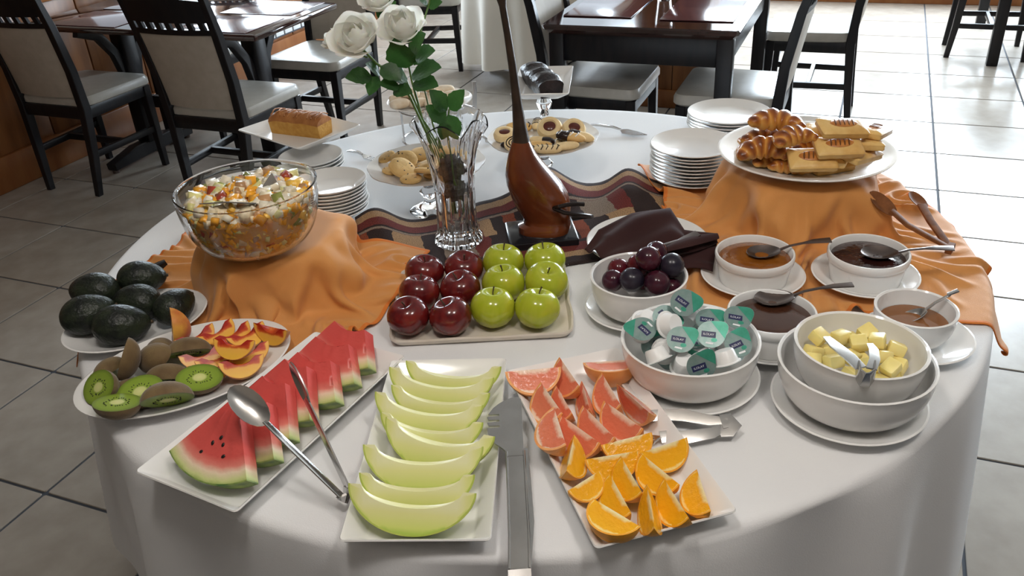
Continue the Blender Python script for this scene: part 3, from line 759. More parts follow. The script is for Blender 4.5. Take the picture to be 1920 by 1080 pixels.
for c, lst in (('r', reds), ('g', grns)):
    for k, (px, lab) in enumerate(lst):
        s = 1.0 if c == 'r' else 1.06
        z = TZ + .006 + .0315*s
        t = thing('apple', lab, 'apple', P(px[0], px[1], z+.003), (R_(random.uniform(-14, 8)), R_(random.uniform(-12, 12)), random.uniform(0, 6)), 'apples on the cream tray', (s, s, s))
        t.location.z = z
        part('skin', am[(c, k % 3)], None, t)
        part('stem', stem_me, None, t)
def avo_fn(p):
    k = 1 - .16*p.x - .05*p.x*p.x
    return Vector((p.x, p.y*k, p.z*k))
avo_me = MB().ell((0, 0, 0), (.047, .035, .034), 28, 18, avo_fn).mesh('avocado', 'avocado')
avo_st = MB().lathe([(0, 0), (.0035, 0), (.003, .004), (0, .0045)], 8).mesh('stem', 'apple_stem')
for (px, z, yaw, lab, s) in (((190, 561), .789, 170, 'dark avocado at the back of the plate by the table edge', 1), ((265, 537), .789, 10, 'dark avocado furthest back, against the orange cloth', .95), ((264, 573), .790, 165, 'dark avocado in the middle of the plate', 1), ((320, 580), .785, 60, 'rounder dark avocado beside the peach slices', .88), ((171, 602), .788, 20, 'dark avocado at the plate rim by the table edge', 1.02), ((223, 616), .788, 12, 'greenish speckled avocado at the front of the plate', 1.04)):
    t = thing('avocado', lab, 'avocado', P(px[0], px[1], z), (R_(random.uniform(-20, 20)), R_(random.uniform(-8, 8)), R_(yaw)), 'whole avocados on the oval plate', (s, s, s))
    part('skin', avo_me, None, t); part('stem_scar', avo_st, None, t, loc=(.0455, 0, 0), rot=(0, R_(90), 0))
kn = thing('knife', 'dark-handled knife lying behind the avocados on the orange cloth', 'knife', P(246, 525, .778), (0, R_(-8), R_(32)))
part('handle', MB().bar([(-.01, 0, 0), (.03, 0, .002), (.06, 0, .004), (.072, 0, .006)], [.016, .018, .017, .012], [.010, .012, .012, .008]), 'black_lacquer', kn)
part('blade', MB().bar([(-.01, 0, 0), (-.06, 0, -.002), (-.11, .004, -.004)], [.018, .018, .004], [.002, .0018, .001]), 'steel', kn)
# plums
plum_fn = lambda p: Vector((p.x*(1-.05*math.exp(-(p.x/.12)**2)*(1 if p.y > 0 else 0)), p.y, p.z - .12*math.exp(-(p.x**2+p.y**2)/.03)*(1 if p.z > 0 else 0)))
pmx = {m: MB().ell((0, 0, 0), (.0205, .0205, .0205), 24, 16, plum_fn).mesh('plum', m) for m in ('plum', 'plum_red', 'plum_blue')}
plst = [((1220, 492), .846, 'plum', 'plum topmost in the bowl, dark and shiny', 1.08), ((1226, 478), .838, 'plum', 'plum just behind the topmost one', .95), ((1194, 497), .826, 'plum_red', 'reddest plum leaning on the heap', 1.0), ((1178, 501), .822, 'plum_red', 'red plum by the bowl wall', .95), ((1264, 511), .822, 'plum_blue', 'bluish black plum by the bowl wall', 1.08), ((1163, 524), .815, 'plum', 'plum half hidden at the bowl side towards the apples', .95), ((1186, 527), .820, 'plum_blue', 'bluish plum in front of the heap', 1.05), ((1228, 528), .820, 'plum', 'plum in the front middle of the bowl', 1.1), ((1260, 527), .815, 'plum', 'small plum at the front by the bluish one', .9), ((1243, 508), .818, 'plum_blue', 'plum wedged between the top plum and the bluish one', .95), ((1215, 505), .800, 'plum', 'plum buried under the heap', 1.0)]
for (px, z, m, lab, s) in plst:
    p = P(px[0], px[1], z)
    d = Vector((p.x-.219, p.y-1.294)); mx = .056
    if d.length > mx: d *= mx/d.length; p.x, p.y = .219+d.x, 1.294+d.y
    single('plum', pmx[m], None, lab, 'plum', p, (random.uniform(-.6, .6), random.uniform(-.6, .6), random.uniform(0, 6)), 'plums in the white bowl').scale = (s, s, s)
# ------------------------------------------------------------------ cut fruit
def lune(L, R, al, th, Ri=0., Li=1., n=18, m=7, k=5, pw=.5):
    """segment of an ellipsoid about the X axis; rind below (-Z)"""
    fl, rn = MB(), MB(); a0 = -al/2
    ts = [-math.cos(math.pi*i/n) for i in range(n+1)]
    def ro(t, d): return max((R-d)*max(1-t*t, 0)**pw, 0)
    def ri(t):
        x = L*t
        return Ri*math.sqrt(max(0, 1-(x/Li)**2)) if Ri > 0 else 0
    def pt(t, r, th_, d): return ((L-d)*t, r*math.sin(th_), -r*math.cos(th_))
    def grid(mb, rows, rad=None):
        nn = len(rows[0]); vs = [p for r in rows for p in r]
        fs = [(i*nn+j, i*nn+j+1, (i+1)*nn+j+1, (i+1)*nn+j) for i in range(len(rows)-1) for j in range(nn-1)]
        mb.add(vs, fs, 0, None, [q for r in rad for q in r] if rad else None)
    for sgn in (0, 1):                  # flat faces
        a = a0 + al*sgn; rows, rad = [], []
        for t in ts:
            o, i_ = ro(t, th), min(ri(t), ro(t, th))
            row = [i_ + (o-i_)*q/k for q in range(k+1)]
            rows.append([pt(t, r, a, th) for r in row])
            rad.append([min(1, max(r/(R-th), abs(t)**3*(.3 if r < 1e-3 else 1.0)*(.8 if Ri else 1))) for r in row])
        if sgn: rows = [r[::-1] for r in rows]; rad = [r[::-1] for r in rad]
        grid(fl, rows, rad)
    rows = [[pt(t, ro(t, th), a0+al*q/m, th) for q in range(m+1)] for t in ts]; grid(fl, rows, [[1.]*(m+1)]*len(ts))
    if Ri > 0:
        rows = [[pt(t, min(ri(t), ro(t, th)), a0+al*q/m, th) for q in range(m, -1, -1)] for t in ts]
        grid(fl, rows, [[min(ri(t), ro(t, th))/(R-th)]*(m+1) for t in ts])
    rows = [[pt(t, ro(t, 0), a0+al*q/m, 0) for q in range(m+1)] for t in ts]; grid(rn, rows)
    for sgn in (0, 1):
        a = a0 + al*sgn
        rows = [[pt(t, ro(t, th), a, th), pt(t, ro(t, 0), a, 0)] for t in ts]
        grid(rn, rows if not sgn else [r[::-1] for r in rows])
    return fl, rn
def lune_kind(nm, fm, rm, pn, variants):
    out = []
    for v in variants:
        f, r = lune(**v); out.append((f.mesh(nm+'_flesh', fm, True, 30), r.mesh(nm+'_'+pn, rm, True, 30), v))
    return out
def place_lune(name, kind, p0, p1, roll, zfloor, label, cat, group, pn, s=1., z=None, pitch=0):
    fm, rm, v = kind
    R, al = v['R']*s, v['al']
    # lowest point of the wedge for this roll
    lo = min(-R*math.cos(roll + al*(q/8-.5)) for q in range(9)); lo = min(lo, 0)
    zz = zfloor - lo if z is None else z
    a, b = P(p0[0], p0[1], zz), P(p1[0], p1[1], zz)
    c = (a+b)/2; yaw = math.atan2(b.y-a.y, b.x-a.x)
    t = thing(name, label, cat, (c.x, c.y, zz), (roll, pitch, yaw), group, (s, s, s))
    part('flesh', fm, None, t); part(pn, rm, None, t)
    return t
OK = lune_kind('orange', 'orange_flesh', 'orange_peel', 'peel', [dict(L=.033, R=.033, al=R_(62), th=.0022), dict(L=.034, R=.032, al=R_(50), th=.0022)])
GK = lune_kind('grapefruit', 'grapefruit_flesh', 'grapefruit_peel', 'peel', [dict(L=.041, R=.040, al=R_(56), th=.0035), dict(L=.040, R=.041, al=R_(46), th=.0035)])
c8 = lambda u, v: (920+u/2.4542, 640+v/2.4542)
gl = [((150, 190), (350, 172), -50, 'flat against the platter end'), ((255, 205), (315, 290), -45, 'with a wet shiny face, by the outer rim'), ((300, 170), (380, 310), -15, 'thin, standing between two others near the outer rim'), ((350, 80), (455, 230), -30, 'standing at the far edge of the platter'), ((450, 112), (625, 100), -72, 'lying with its pale half-round face up beside the milk bowl'), ((405, 160), (440, 290), 0, 'small, standing upright in the middle of the pile'), ((470, 140), (550, 280), -20, 'upright with white core showing, mid pile'), ((530, 200), (690, 345), 40, 'leaning out towards the small tongs'), ((322, 285), (398, 512), -58, 'largest, showing a broad face at the outer rim'), ((345, 325), (510, 440), -20, 'next to the largest one, above the oranges'), ((435, 300), (575, 440), -15, 'narrow, above the row of oranges'), ((525, 285), (700, 410), -25, 'closest to the small tongs, above the oranges')]
for k, (a, b, r, l) in enumerate(gl):
    place_lune('grapefruit_wedge', GK[k % 2], c8(*a), c8(*b), R_(r*(.55 if abs(r) < 65 else 1)), TZ+.008, 'pink grapefruit wedge '+l, 'fruit', 'grapefruit wedges on the platter', 'peel', 1.03 if k not in (2, 5) else .88)
ol = [((440, 440), (400, 645), 10, 'standing below the largest grapefruit wedge'), ((520, 480), (735, 425), -42, 'long, right below the grapefruit row'), ((640, 520), (835, 455), -25, 'at the rim nearest the small tongs'), ((470, 548), (612, 525), -35, 'partly hidden behind the upright wedges'), ((605, 515), (690, 660), -20, 'upright in the centre of the oranges'), ((690, 520), (850, 650), -42, 'broad-faced, in the centre by the rim'), ((405, 690), (515, 620), -45, 'short, with a pale cut end'), ((555, 595), (650, 765), -42, 'broad-faced, beside the short pale one'), ((480, 748), (680, 868), -62, 'lying face up with one white seed at the front corner'), ((705, 645), (740, 860), 0, 'upright with white core at the front edge'), ((770, 625), (880, 800), -10, 'leaning beside the upright front one'), ((925, 590), (990, 790), -52, 'broad-faced, on the outer front corner of the platter')]
for k, (a, b, r, l) in enumerate(ol):
    t = place_lune('orange_wedge', OK[k % 2], c8(*a), c8(*b), R_(r*(.55 if abs(r) < 60 else .9)), TZ+.008, 'orange wedge '+l, 'fruit', 'orange wedges on the platter', 'peel', 1.10 if k != 6 else .85)
    if k == 8: part('seed', MB().ell((.004, .0105, -.0165), (.0042, .003, .003), 10, 6), 'pod_white', t, 'white seed')
# melon slices
MK = lune_kind('melon', 'melon_flesh', 'melon_rind', 'rind', [dict(L=.088, R=.062, al=R_(34), th=.0022, Ri=.026, Li=.071, n=26, pw=.55), dict(L=.080, R=.058, al=R_(30), th=.0022, Ri=.024, Li=.066, n=26, pw=.55), dict(L=.086, R=.066, al=R_(38), th=.0022, Ri=.027, Li=.070, n=26, pw=.55)])
c7 = lambda u, v: (600+u/2.4543, 640+v/2.4543)
ml = [((140, 700), (688, 745), 0, .00, 'frontmost and whole, right at the platter front', -26), ((165, 690), (690, 700), 1, .0, 'second from the front, its top just showing behind the frontmost', -20), ((200, 470), (750, 480), 2, 0, 'thick, third from the platter front', -26), ((305, 350), (800, 440), 2, 0, 'fourth from the platter front, with a dark seed tip', -24), ((270, 325), (758, 375), 1, 0, 'fifth from the platter front, thin', -18), ((268, 215), (742, 275), 0, 0, 'sixth from the platter front', -24), ((365, 208), (740, 240), 1, 0, 'seventh from the platter front, thin', -18), ((322, 90), (808, 140), 0, 0, 'eighth from the platter front, broad', -24), ((430, 82), (800, 105), 1, 0, 'at the far end of the platter, next to the apple tray', -18)]
mdir = Vector((-math.sin(R_(-4.2)), math.cos(R_(-4.2)), 0))
ys = [-.138, -.108, -.062, -.023, .007, .046, .073, .110, .137]
for k, (a, b, v, d, l, roll) in enumerate(ml):
    t = place_lune('melon_slice', MK[v], c7(*a), c7(*b), R_(roll), TZ+.0065, 'pale green melon slice, '+l, 'fruit', 'melon slices on the platter', 'rind', .94)
    base = Vector((-.122, .950, 0)) + mdir*ys[k]
    w = Vector((t.location.x, t.location.y, 0)); along = (w-base).dot(mdir)
    t.location.x -= mdir.x*along; t.location.y -= mdir.y*along
sd0 = MB().ell((0, 0, 0), (.004, .002, .002), 8, 6)
# watermelon slices: sector slabs standing on their rind, leaning back
def wm_mesh(rad, ang, th, cut, seed):
    fl, rn = MB(), MB(); n = 14; rnd = random.Random(seed)
    rr_ = [cut, cut+(rad-cut)*.3, cut+(rad-cut)*.6, rad*.80, rad*.86, rad*.91, rad*.95, rad*.985]
    def p(r, a, y): return (r*math.sin(a), y, -r*math.cos(a))
    for y, sg in ((-th/2, 1), (th/2, -1)):
        rows = [[p(r, -ang/2+ang*j/n, y + (rnd.uniform(-1, 1)*.0012 if r < rad*.85 else 0)) for j in range(n+1)] for r in rr_]
        vs = [q for r in rows for q in r]; m = n+1
        fs = [(i*m+j, i*m+j+1, (i+1)*m+j+1, (i+1)*m+j) for i in range(len(rr_)-1) for j in range(n)]
        fl.add(vs, fs if sg > 0 else [f[::-1] for f in fs], 0, None, [r/rad for r in rr_ for j in range(m)])
    for a in (-ang/2, ang/2):
        vs = [q for r in rr_ for q in (p(r, a, -th/2), p(r, a, th/2))]
        fl.add(vs, [(2*i, 2*i+1, 2*i+3, 2*i+2) for i in range(len(rr_)-1)], 0, None, [r/rad for r in rr_ for _ in (0, 1)])
    vs = [q for j in range(n+1) for q in (p(cut, -ang/2+ang*j/n, -th/2), p(cut, -ang/2+ang*j/n, th/2))]
    fl.add(vs, [(2*j, 2*j+1, 2*j+3, 2*j+2) for j in range(n)], 0, None, [0]*len(vs))
    sec = [(rad*.985, -th/2), (rad, -th/2), (rad, th/2), (rad*.985, th/2)]
    rings = [[p(r, -ang/2+ang*j/n, y) for (r, y) in sec] for j in range(n+1)]
    rn.loft(rings, True, True)
    return fl.mesh('flesh', 'watermelon_flesh', True, 35), rn.mesh('rind', 'watermelon_rind', True, 35)
WK = [wm_mesh(.125, R_(70), .026, .012, 1), wm_mesh(.125, R_(66), .026, .040, 2), wm_mesh(.125, R_(64), .027, .058, 3)]
wdir = Vector((-math.sin(R_(-29.6)), math.cos(R_(-29.6)), 0)); wside = Vector((wdir.y, -wdir.x, 0))
ordn = ['frontmost', 'second', 'third', 'fourth', 'fifth', 'sixth', 'seventh']
seedm = MB().ell((0, 0, 0), (.0035, .0012, .0024), 8, 6).mesh('seed', 'seed')
for k in range(7):
    v = (0, 1, 1, 1, 2, 2, 2)[k]; lean = R_(-50)
    off = -.160 + k*.0475
    base = Vector((-.354, 1.038, TZ+.0075)) + wdir*off + wside*(.004 + .002*math.sin(k*2.1))
    # rind arc bottom rests on the plate: apex is above by rad
    rad = .125; h = rad*math.cos(lean)
    loc = base + Vector((0, 0, 1))*(h + .5*.026*abs(math.sin(lean))) + wdir*(rad*math.sin(-lean))
    lab = ('frontmost watermelon slice, a full triangle with dark seeds' if k == 0 else '%s watermelon slice from the platter corner nearest the table edge' % ordn[k])
    t = thing('watermelon_slice', lab, 'fruit', loc, (lean, 0, R_(-29.6) + R_(3*math.sin(k*1.7))), 'watermelon slices on the platter')
    part('flesh', WK[v][0], None, t); part('rind', WK[v][1], None, t)
    for (x, z) in ((.004, -.062), (.012, -.070), (-.006, -.072), (.020, -.084), (-.018, -.088)) if k == 0 else (((.012, -.075), (-.01, -.08)) if k < 4 else ()):
        part('seed', seedm, None, t, loc=(x, -.0135, z), rot=(0, random.uniform(0, 3), 0))
# peach slices
PK = lune_kind('peach', 'peach_flesh', 'peach_skin', 'skin', [dict(L=.036, R=.034, al=R_(48), th=.0009, Ri=.0125, Li=.019, n=18), dict(L=.036, R=.035, al=R_(62), th=.0009, Ri=.0125, Li=.019, n=18)])
c5 = lambda u, v: (140+u/4.5, 570+v/4.5)
pl = [((800, 330), (870, 330), 0, 'standing upright beside the kiwi skins', .0, 1), ((930, 310), (1060, 250), -40, 'small, behind the big heap by the avocados', .0, 0), ((1090, 250), (1300, 130), -55, 'curved, standing high at the back of the heap', .012, 0), ((920, 370), (1200, 290), -50, 'resting above the kiwi halves, bright yellow', .008, 0), ((990, 450), (1230, 360), -45, 'with red heart, second row above the kiwis', .010, 0), ((970, 490), (1280, 440), -50, 'long and yellow at the near side of the heap', .004, 0), ((1150, 560), (1450, 500), -55, 'largest, at the front rim of the plate', .0, 1), ((1235, 340), (1430, 350), -40, 'thin, lying on top of the heap', .026, 0), ((1340, 420), (1590, 350), -55, 'half round, with dark skin by the orange cloth', .002, 1), ((1350, 250), (1560, 150), -50, 'with deep red heart near the plate end', .004, 1), ((1530, 200), (1700, 240), 40, 'showing reddish skin at the plate end', .0, 1), ((1240, 250), (1390, 170), -30, 'orange, tucked between two others at the back', .0, 0)]
for k, (a, b, r, l, dz, v) in enumerate(pl):
    if k == 0:
        t = place_lune('peach_slice', PK[1], c5(800, 330), c5(870, 330), R_(-35), TZ+.008, 'peach slice '+l, 'fruit', 'peach slices on the oval plate', 'skin')
        t.rotation_euler = Euler((R_(-50), R_(-80), R_(15))); t.location = P(324, 630, TZ+.042)
    else:
        place_lune('peach_slice', PK[v], c5(*a), c5(*b), R_(r*.45), TZ+.008+dz, 'peach slice '+l, 'fruit', 'peach slices on the oval plate', 'skin', .98)
# kiwi halves
def kiwi_mesh(lx, ly, h):
    sk, fc = MB(), MB(); n = 26
    rows = [[(lx*math.cos(2*math.pi*j/n)*math.cos(f), ly*math.sin(2*math.pi*j/n)*math.cos(f), -h*math.sin(f)) for j in range(n)] for f in [math.pi/2*i/9 for i in range(10)]]
    sk.loft(rows)
    rr_ = [0, .12, .25, .34, .5, .7, .85, .95, 1]
    vs, rad = [], []
    for q in rr_:
        for j in range(n): vs.append((lx*.995*q*math.cos(2*math.pi*j/n), ly*.995*q*math.sin(2*math.pi*j/n), .0006*(1-q))); rad.append(q)
    fc.add(vs, [(i*n+j, i*n+(j+1) % n, (i+1)*n+(j+1) % n, (i+1)*n+j) for i in range(len(rr_)-1) for j in range(n)], 0, None, rad)
    sd = MB(); rnd = random.Random(3)
    for q in range(26):
        a = 2*math.pi*q/26 + rnd.uniform(-.08, .08); r = rnd.uniform(.36, .54)
        M = Matrix.Translation((lx*r*math.cos(a), ly*r*math.sin(a), .0008)) @ Matrix.Rotation(a, 4, 'Z')
        sd.ell((0, 0, 0), (.0014, .0007, .0006), 6, 4, M=M)
    return sk.mesh('skin', 'kiwi_skin'), fc.mesh('cut_face', 'kiwi_flesh'), sd.mesh('seeds', 'seed')
KM = kiwi_mesh(.036, .0275, .026)
def kiwi(px, z, rot, lab, s=1., face=True):
    t = thing('kiwi_half', lab, 'fruit', P(px[0], px[1], z), Euler(tuple(R_(q) for q in rot)), 'kiwi halves on the oval plate', (s, s, s))
    part('skin', KM[0], None, t)
    f = part('cut_face', KM[1], None, t); s_ = part('seeds', KM[2], None, f); s_['kind'] = 'stuff'
    return t
kiwi((190, 740), TZ+.034, (48, -20, -20), 'kiwi half with bright green face turned outward at the plate end')
kiwi((263, 742), TZ+.026, (28, -6, 18), 'kiwi half with bright green face, between brown skins')
kiwi((243, 768), TZ+.033, (-8, 4, -4), 'kiwi half lying skin down on the front rim, its face glinting')
kiwi((254, 690), TZ+.036, (-30, -62, 40), 'kiwi half propped up with a silvery glinting face')
kiwi((384, 718), TZ+.030, (16, 6, 8), 'kiwi half with dark green face beside the peaches')
kiwi((297, 667), TZ+.024, (165, 10, 120), 'kiwi half face down, small brown tip behind the others', .9)
kiwi((297, 684), TZ+.024, (150, 20, 160), 'kiwi half face down in the middle, behind the glinting one', .95)
kiwi((338, 678), TZ+.026, (140, 14, 30), 'kiwi half, brown skin up, touching the upright peach slice', 1.05)
kiwi((316, 716), TZ+.026, (145, 8, 10), 'kiwi half, olive skin up, in the middle of the group', 1.0)
kiwi((322, 748), TZ+.028, (132, 20, 35), 'kiwi half, large brown skin turned to the plate rim', 1.1)
kiwi((243, 728), TZ+.020, (170, 0, 10), 'kiwi half, brown skin peeking between the bright green faces', .9)
kiwi((232, 702), TZ+.022, (155, 0, 60), 'kiwi half almost hidden behind the propped glinting one', .8)
# ------------------------------------------------------------------ orange cloths over risers
LR = (-.440, 1.478, .124, .112); RR = (.608, 1.645, .140, .122)
for (x, y, r, h), lab in ((LR, 'round riser hidden under the orange cloth below the fruit salad'), (RR, 'round riser hidden under the orange cloth below the pastries')):
    single('riser', MB().lathe([(0, 0), (r-.006, 0), (r-.006, h-.008), (r-.014, h-.001), (0, h-.001)], 40), 'pod_white', lab, 'riser', (x, y, TZ))
Gl = drape(-.512, 1.468, .70, .53, R_(-21), 82, 62, LR, [(-.680, 1.345, .127, .752), (-.54, 1.188, .120, .752), (-.45, 1.25, .10, .753), (-.62, 1.13, .10, .752), (-.354, 1.15, .09, .752), (-.383, 1.795, .086, .752)], squeeze=.90, seed=3, obst=[])
cloth_obj('orange_cloth', Gl, ['orange_cloth', 'orange_hem'], 'orange cloth draped in folds over the riser under the fruit salad', 'cloth')
Gr = drape(.605, 1.575, .70, .85, R_(-4), 72, 88, RR, [(.442, 1.374, .093, .7535), (.639, 1.350, .093, .7535), (.645, 1.148, .085, .753), (.275, 1.53, .12, .7535), (.785, 1.61, .038, .768), (.79, 1.53, .04, .763), (.85, 1.61, .04, .768), (.83, 1.54, .045, .763), (.82, 1.46, .05, .760), (.437, 1.872, .104, .7535), (.217, 1.294, .093, .7535), (.413, 1.170, .086, .7535)], squeeze=.95, seed=5, obst=[(.217, 1.294, .052), (.413, 1.170, .049)], calm=-.25)
cloth_obj('orange_cloth', Gr, ['orange_cloth', 'orange_hem'], 'orange cloth draped over the riser under the pastry platter, reaching the table edge', 'cloth')
# ------------------------------------------------------------------ fruit salad in a glass bowl
BX, BY, BZ = -.455, 1.415, .75+.112+.0075
def gb(f): return .055 + (.123-.055)*math.sin(f*math.pi/2)**.72
GH = .118
pr = [(0, 0), (.055, 0), (.060, .002), (.058, .006)]
pr += [(gb(i/10), .006+(GH-.006)*(1-math.cos(i/10*math.pi/2))) for i in range(1, 11)]
pr += [(.1236, GH+.0018), (.1215, GH+.003), (.1195, GH+.001)]
pr += [(gb(i/10)-.0032, .0095+(GH-.0095)*(1-math.cos(i/10*math.pi/2))) for i in range(9, -1, -1)] + [(0, .0085)]
single('glass_bowl', MB().lathe(pr, 72), 'glass', 'large clear glass bowl full of fruit salad on the orange cloth', 'bowl', (BX, BY, BZ))
def vcol_mat(name, rough=.3):
    m = mat(name, (1, 1, 1), rough); nt = m.node_tree
    at = nt.nodes.new('ShaderNodeAttribute'); at.attribute_name = 'tint'
    nt.links.new(at.outputs['Color'], nt.nodes['Principled BSDF'].inputs['Base Color'])
vcol_mat('salad', .22)
def salad():
    rnd = random.Random(11); V, Fc, Cc = [], [], []
    pal = [((.82, .74, .58), 9), ((.78, .66, .44), 7), ((.88, .40, .03), 5), ((.90, .55, .10), 2), ((.76, .70, .30), 3), ((.40, .06, .03), 1), ((.50, .28, .13), 2), ((.28, .30, .08), 1)]
    bag = [c for c, w in pal for _ in range(w)]
    bag2 = [c for c, w in zip([p[0] for p in pal], (2, 2, 13, 6, 2, 1, 1, 1)) for _ in range(w)]
    def chunk(c, s, col):
        M = Matrix.Translation(c) @ Euler((rnd.uniform(0, 6), rnd.uniform(0, 6), rnd.uniform(0, 6))).to_matrix().to_4x4()
        o = len(V); sx, sy, sz = s*rnd.uniform(.7, 1.2), s*rnd.uniform(.7, 1.2), s*rnd.uniform(.6, 1.)
        b = .72
        for (i, j, k) in [(i, j, k) for k in (-1, 1) for j in (-1, 1) for i in (-1, 1)]:
            V.append(M @ Vector((i*sx*rnd.uniform(.85, 1), j*sy*rnd.uniform(.85, 1), k*sz)))
        for f in [(0, 2, 3, 1), (4, 5, 7, 6), (0, 1, 5, 4), (2, 6, 7, 3), (0, 4, 6, 2), (1, 3, 7, 5)]: Fc.append(tuple(i+o for i in f))
        jit = rnd.uniform(.85, 1.1)
        Cc.extend([tuple(min(1, q*jit) for q in col)+(1,)]*8)
    top = GH-.020
    for i in range(380):                # surface
        r = .099*math.sqrt(rnd.random()); a = rnd.uniform(0, 6.283)
        chunk((r*math.cos(a), r*math.sin(a), top + rnd.uniform(-.012, .006) + .006*(1-r/.12)), rnd.uniform(.0070, .0118), rnd.choice(bag))
    for i in range(800):                # against the glass
        f = rnd.uniform(.15, .93); r = gb(f)-.0172; a = rnd.uniform(0, 6.283); z = .006+(GH-.006)*(1-math.cos(f*math.pi/2))
        if z > top-.004: continue
        r -= rnd.uniform(0, .006); chunk((r*math.cos(a), r*math.sin(a), z+.004), rnd.uniform(.0055, .0085), rnd.choice(bag2))
    me = bpy.data.meshes.new('fruit_salad'); me.from_pydata(V, [], Fc)
    at = me.attributes.new('tint', 'FLOAT_COLOR', 'POINT'); at.data.foreach_set('color', [q for c in Cc for q in c])
    me.materials.append(MAT['salad']); me.polygons.foreach_set('use_smooth', [True]*len(me.polygons))
    return me
fs = tag(link('fruit_salad', salad(), None, (BX, BY, BZ)), 'diced peach, pear, apple and kiwi filling the glass bowl', 'fruit salad', kind='stuff')
mat('syrup', (.55, .26, .07), .15, col2=(.62, .34, .12), nscale=25)
sy = [(0, .012)] + [(gb(i/10)-.013, .012+(GH-.012)*(1-math.cos(i/10*math.pi/2))) for i in range(0, 10)]
sy = [q for q in sy if q[1] < GH-.028] + [(.098, GH-.027), (0, GH-.026)]
o = link('syrup', MB().lathe(sy, 48).mesh('syrup', 'syrup'), fs, (0, 0, 0)); o['kind'] = 'stuff'
ld = thing('serving_tongs', 'steel salad tongs sunk into the fruit salad', 'tongs', (BX, BY, BZ+GH-.012), (0, 0, R_(-8)))
part('arm', MB().bar([(-.045, -.078, .012), (.0, -.080, .016), (.048, -.072, .010)], [.020, .022, .016], .002, upv=(0, .5, 1)), 'steel', ld)
part('arm', MB().bar([(.035, .0, .002), (.046, .022, .016), (.042, .045, .004)], [.02, .022, .014], .002, upv=(1, 0, .4)), 'steel', ld)
# ------------------------------------------------------------------ plates in stacks
def plate_mb(R, h=.017): return MB().lathe([(0, 0), (R*.58, 0), (R*.60, .0025), (R*.66, .004), (R*.94, h*.84), (R, h), (R+.0006, h+.0014), (R-.0015, h+.0022), (R*.92, h*.95), (R*.70, .0075), (R*.63, .0055), (0, .005)], 60)
num = ['topmost', 'second', 'third', 'fourth', 'fifth', 'sixth', 'seventh', 'eighth', 'ninth', 'tenth', 'eleventh']
def stack(R, h, xy, n, dz, what, group, z=TZ, jit=.002):
    me = plate_mb(R, h).mesh('plate', 'ceramic')
    for k in range(n):
        i = n-1-k
        lab = ('topmost white plate of ' if i == 0 else '%s white plate from the top of ' % num[i]) + what
        single('plate', me, None, lab, 'plate', (xy[0]+random.uniform(-jit, jit), xy[1]+random.uniform(-jit, jit), z+k*dz), group=group)
stack(.098, .016, (.437, 1.872), 10, .0080, 'the tall stack beside the pastry platter', 'tall stack of plates beside the pastries', TZ+.0058)
stack(.108, .016, (.606, 2.215), 5, .0078, 'the short stack at the far table edge', 'short stack of plates at the far edge')
stack(.112, .016, (.768, 2.072), 3, .0078, 'the low stack behind the pastry platter', 'low stack of plates behind the pastries')
stack(.080, .022, (-.391, 1.800), 9, .0078, 'the tall pile touching the fruit salad cloth', 'tall pile of small dishes', TZ)
stack(.080, .022, (-.487, 2.075), 4, .0078, 'the short pile below the sponge cake', 'short pile of small dishes')
stack(.080, .022, (-.635, 1.935), 3, .0078, 'the pile hidden behind the fruit salad', 'hidden pile of small dishes', TZ, .001)
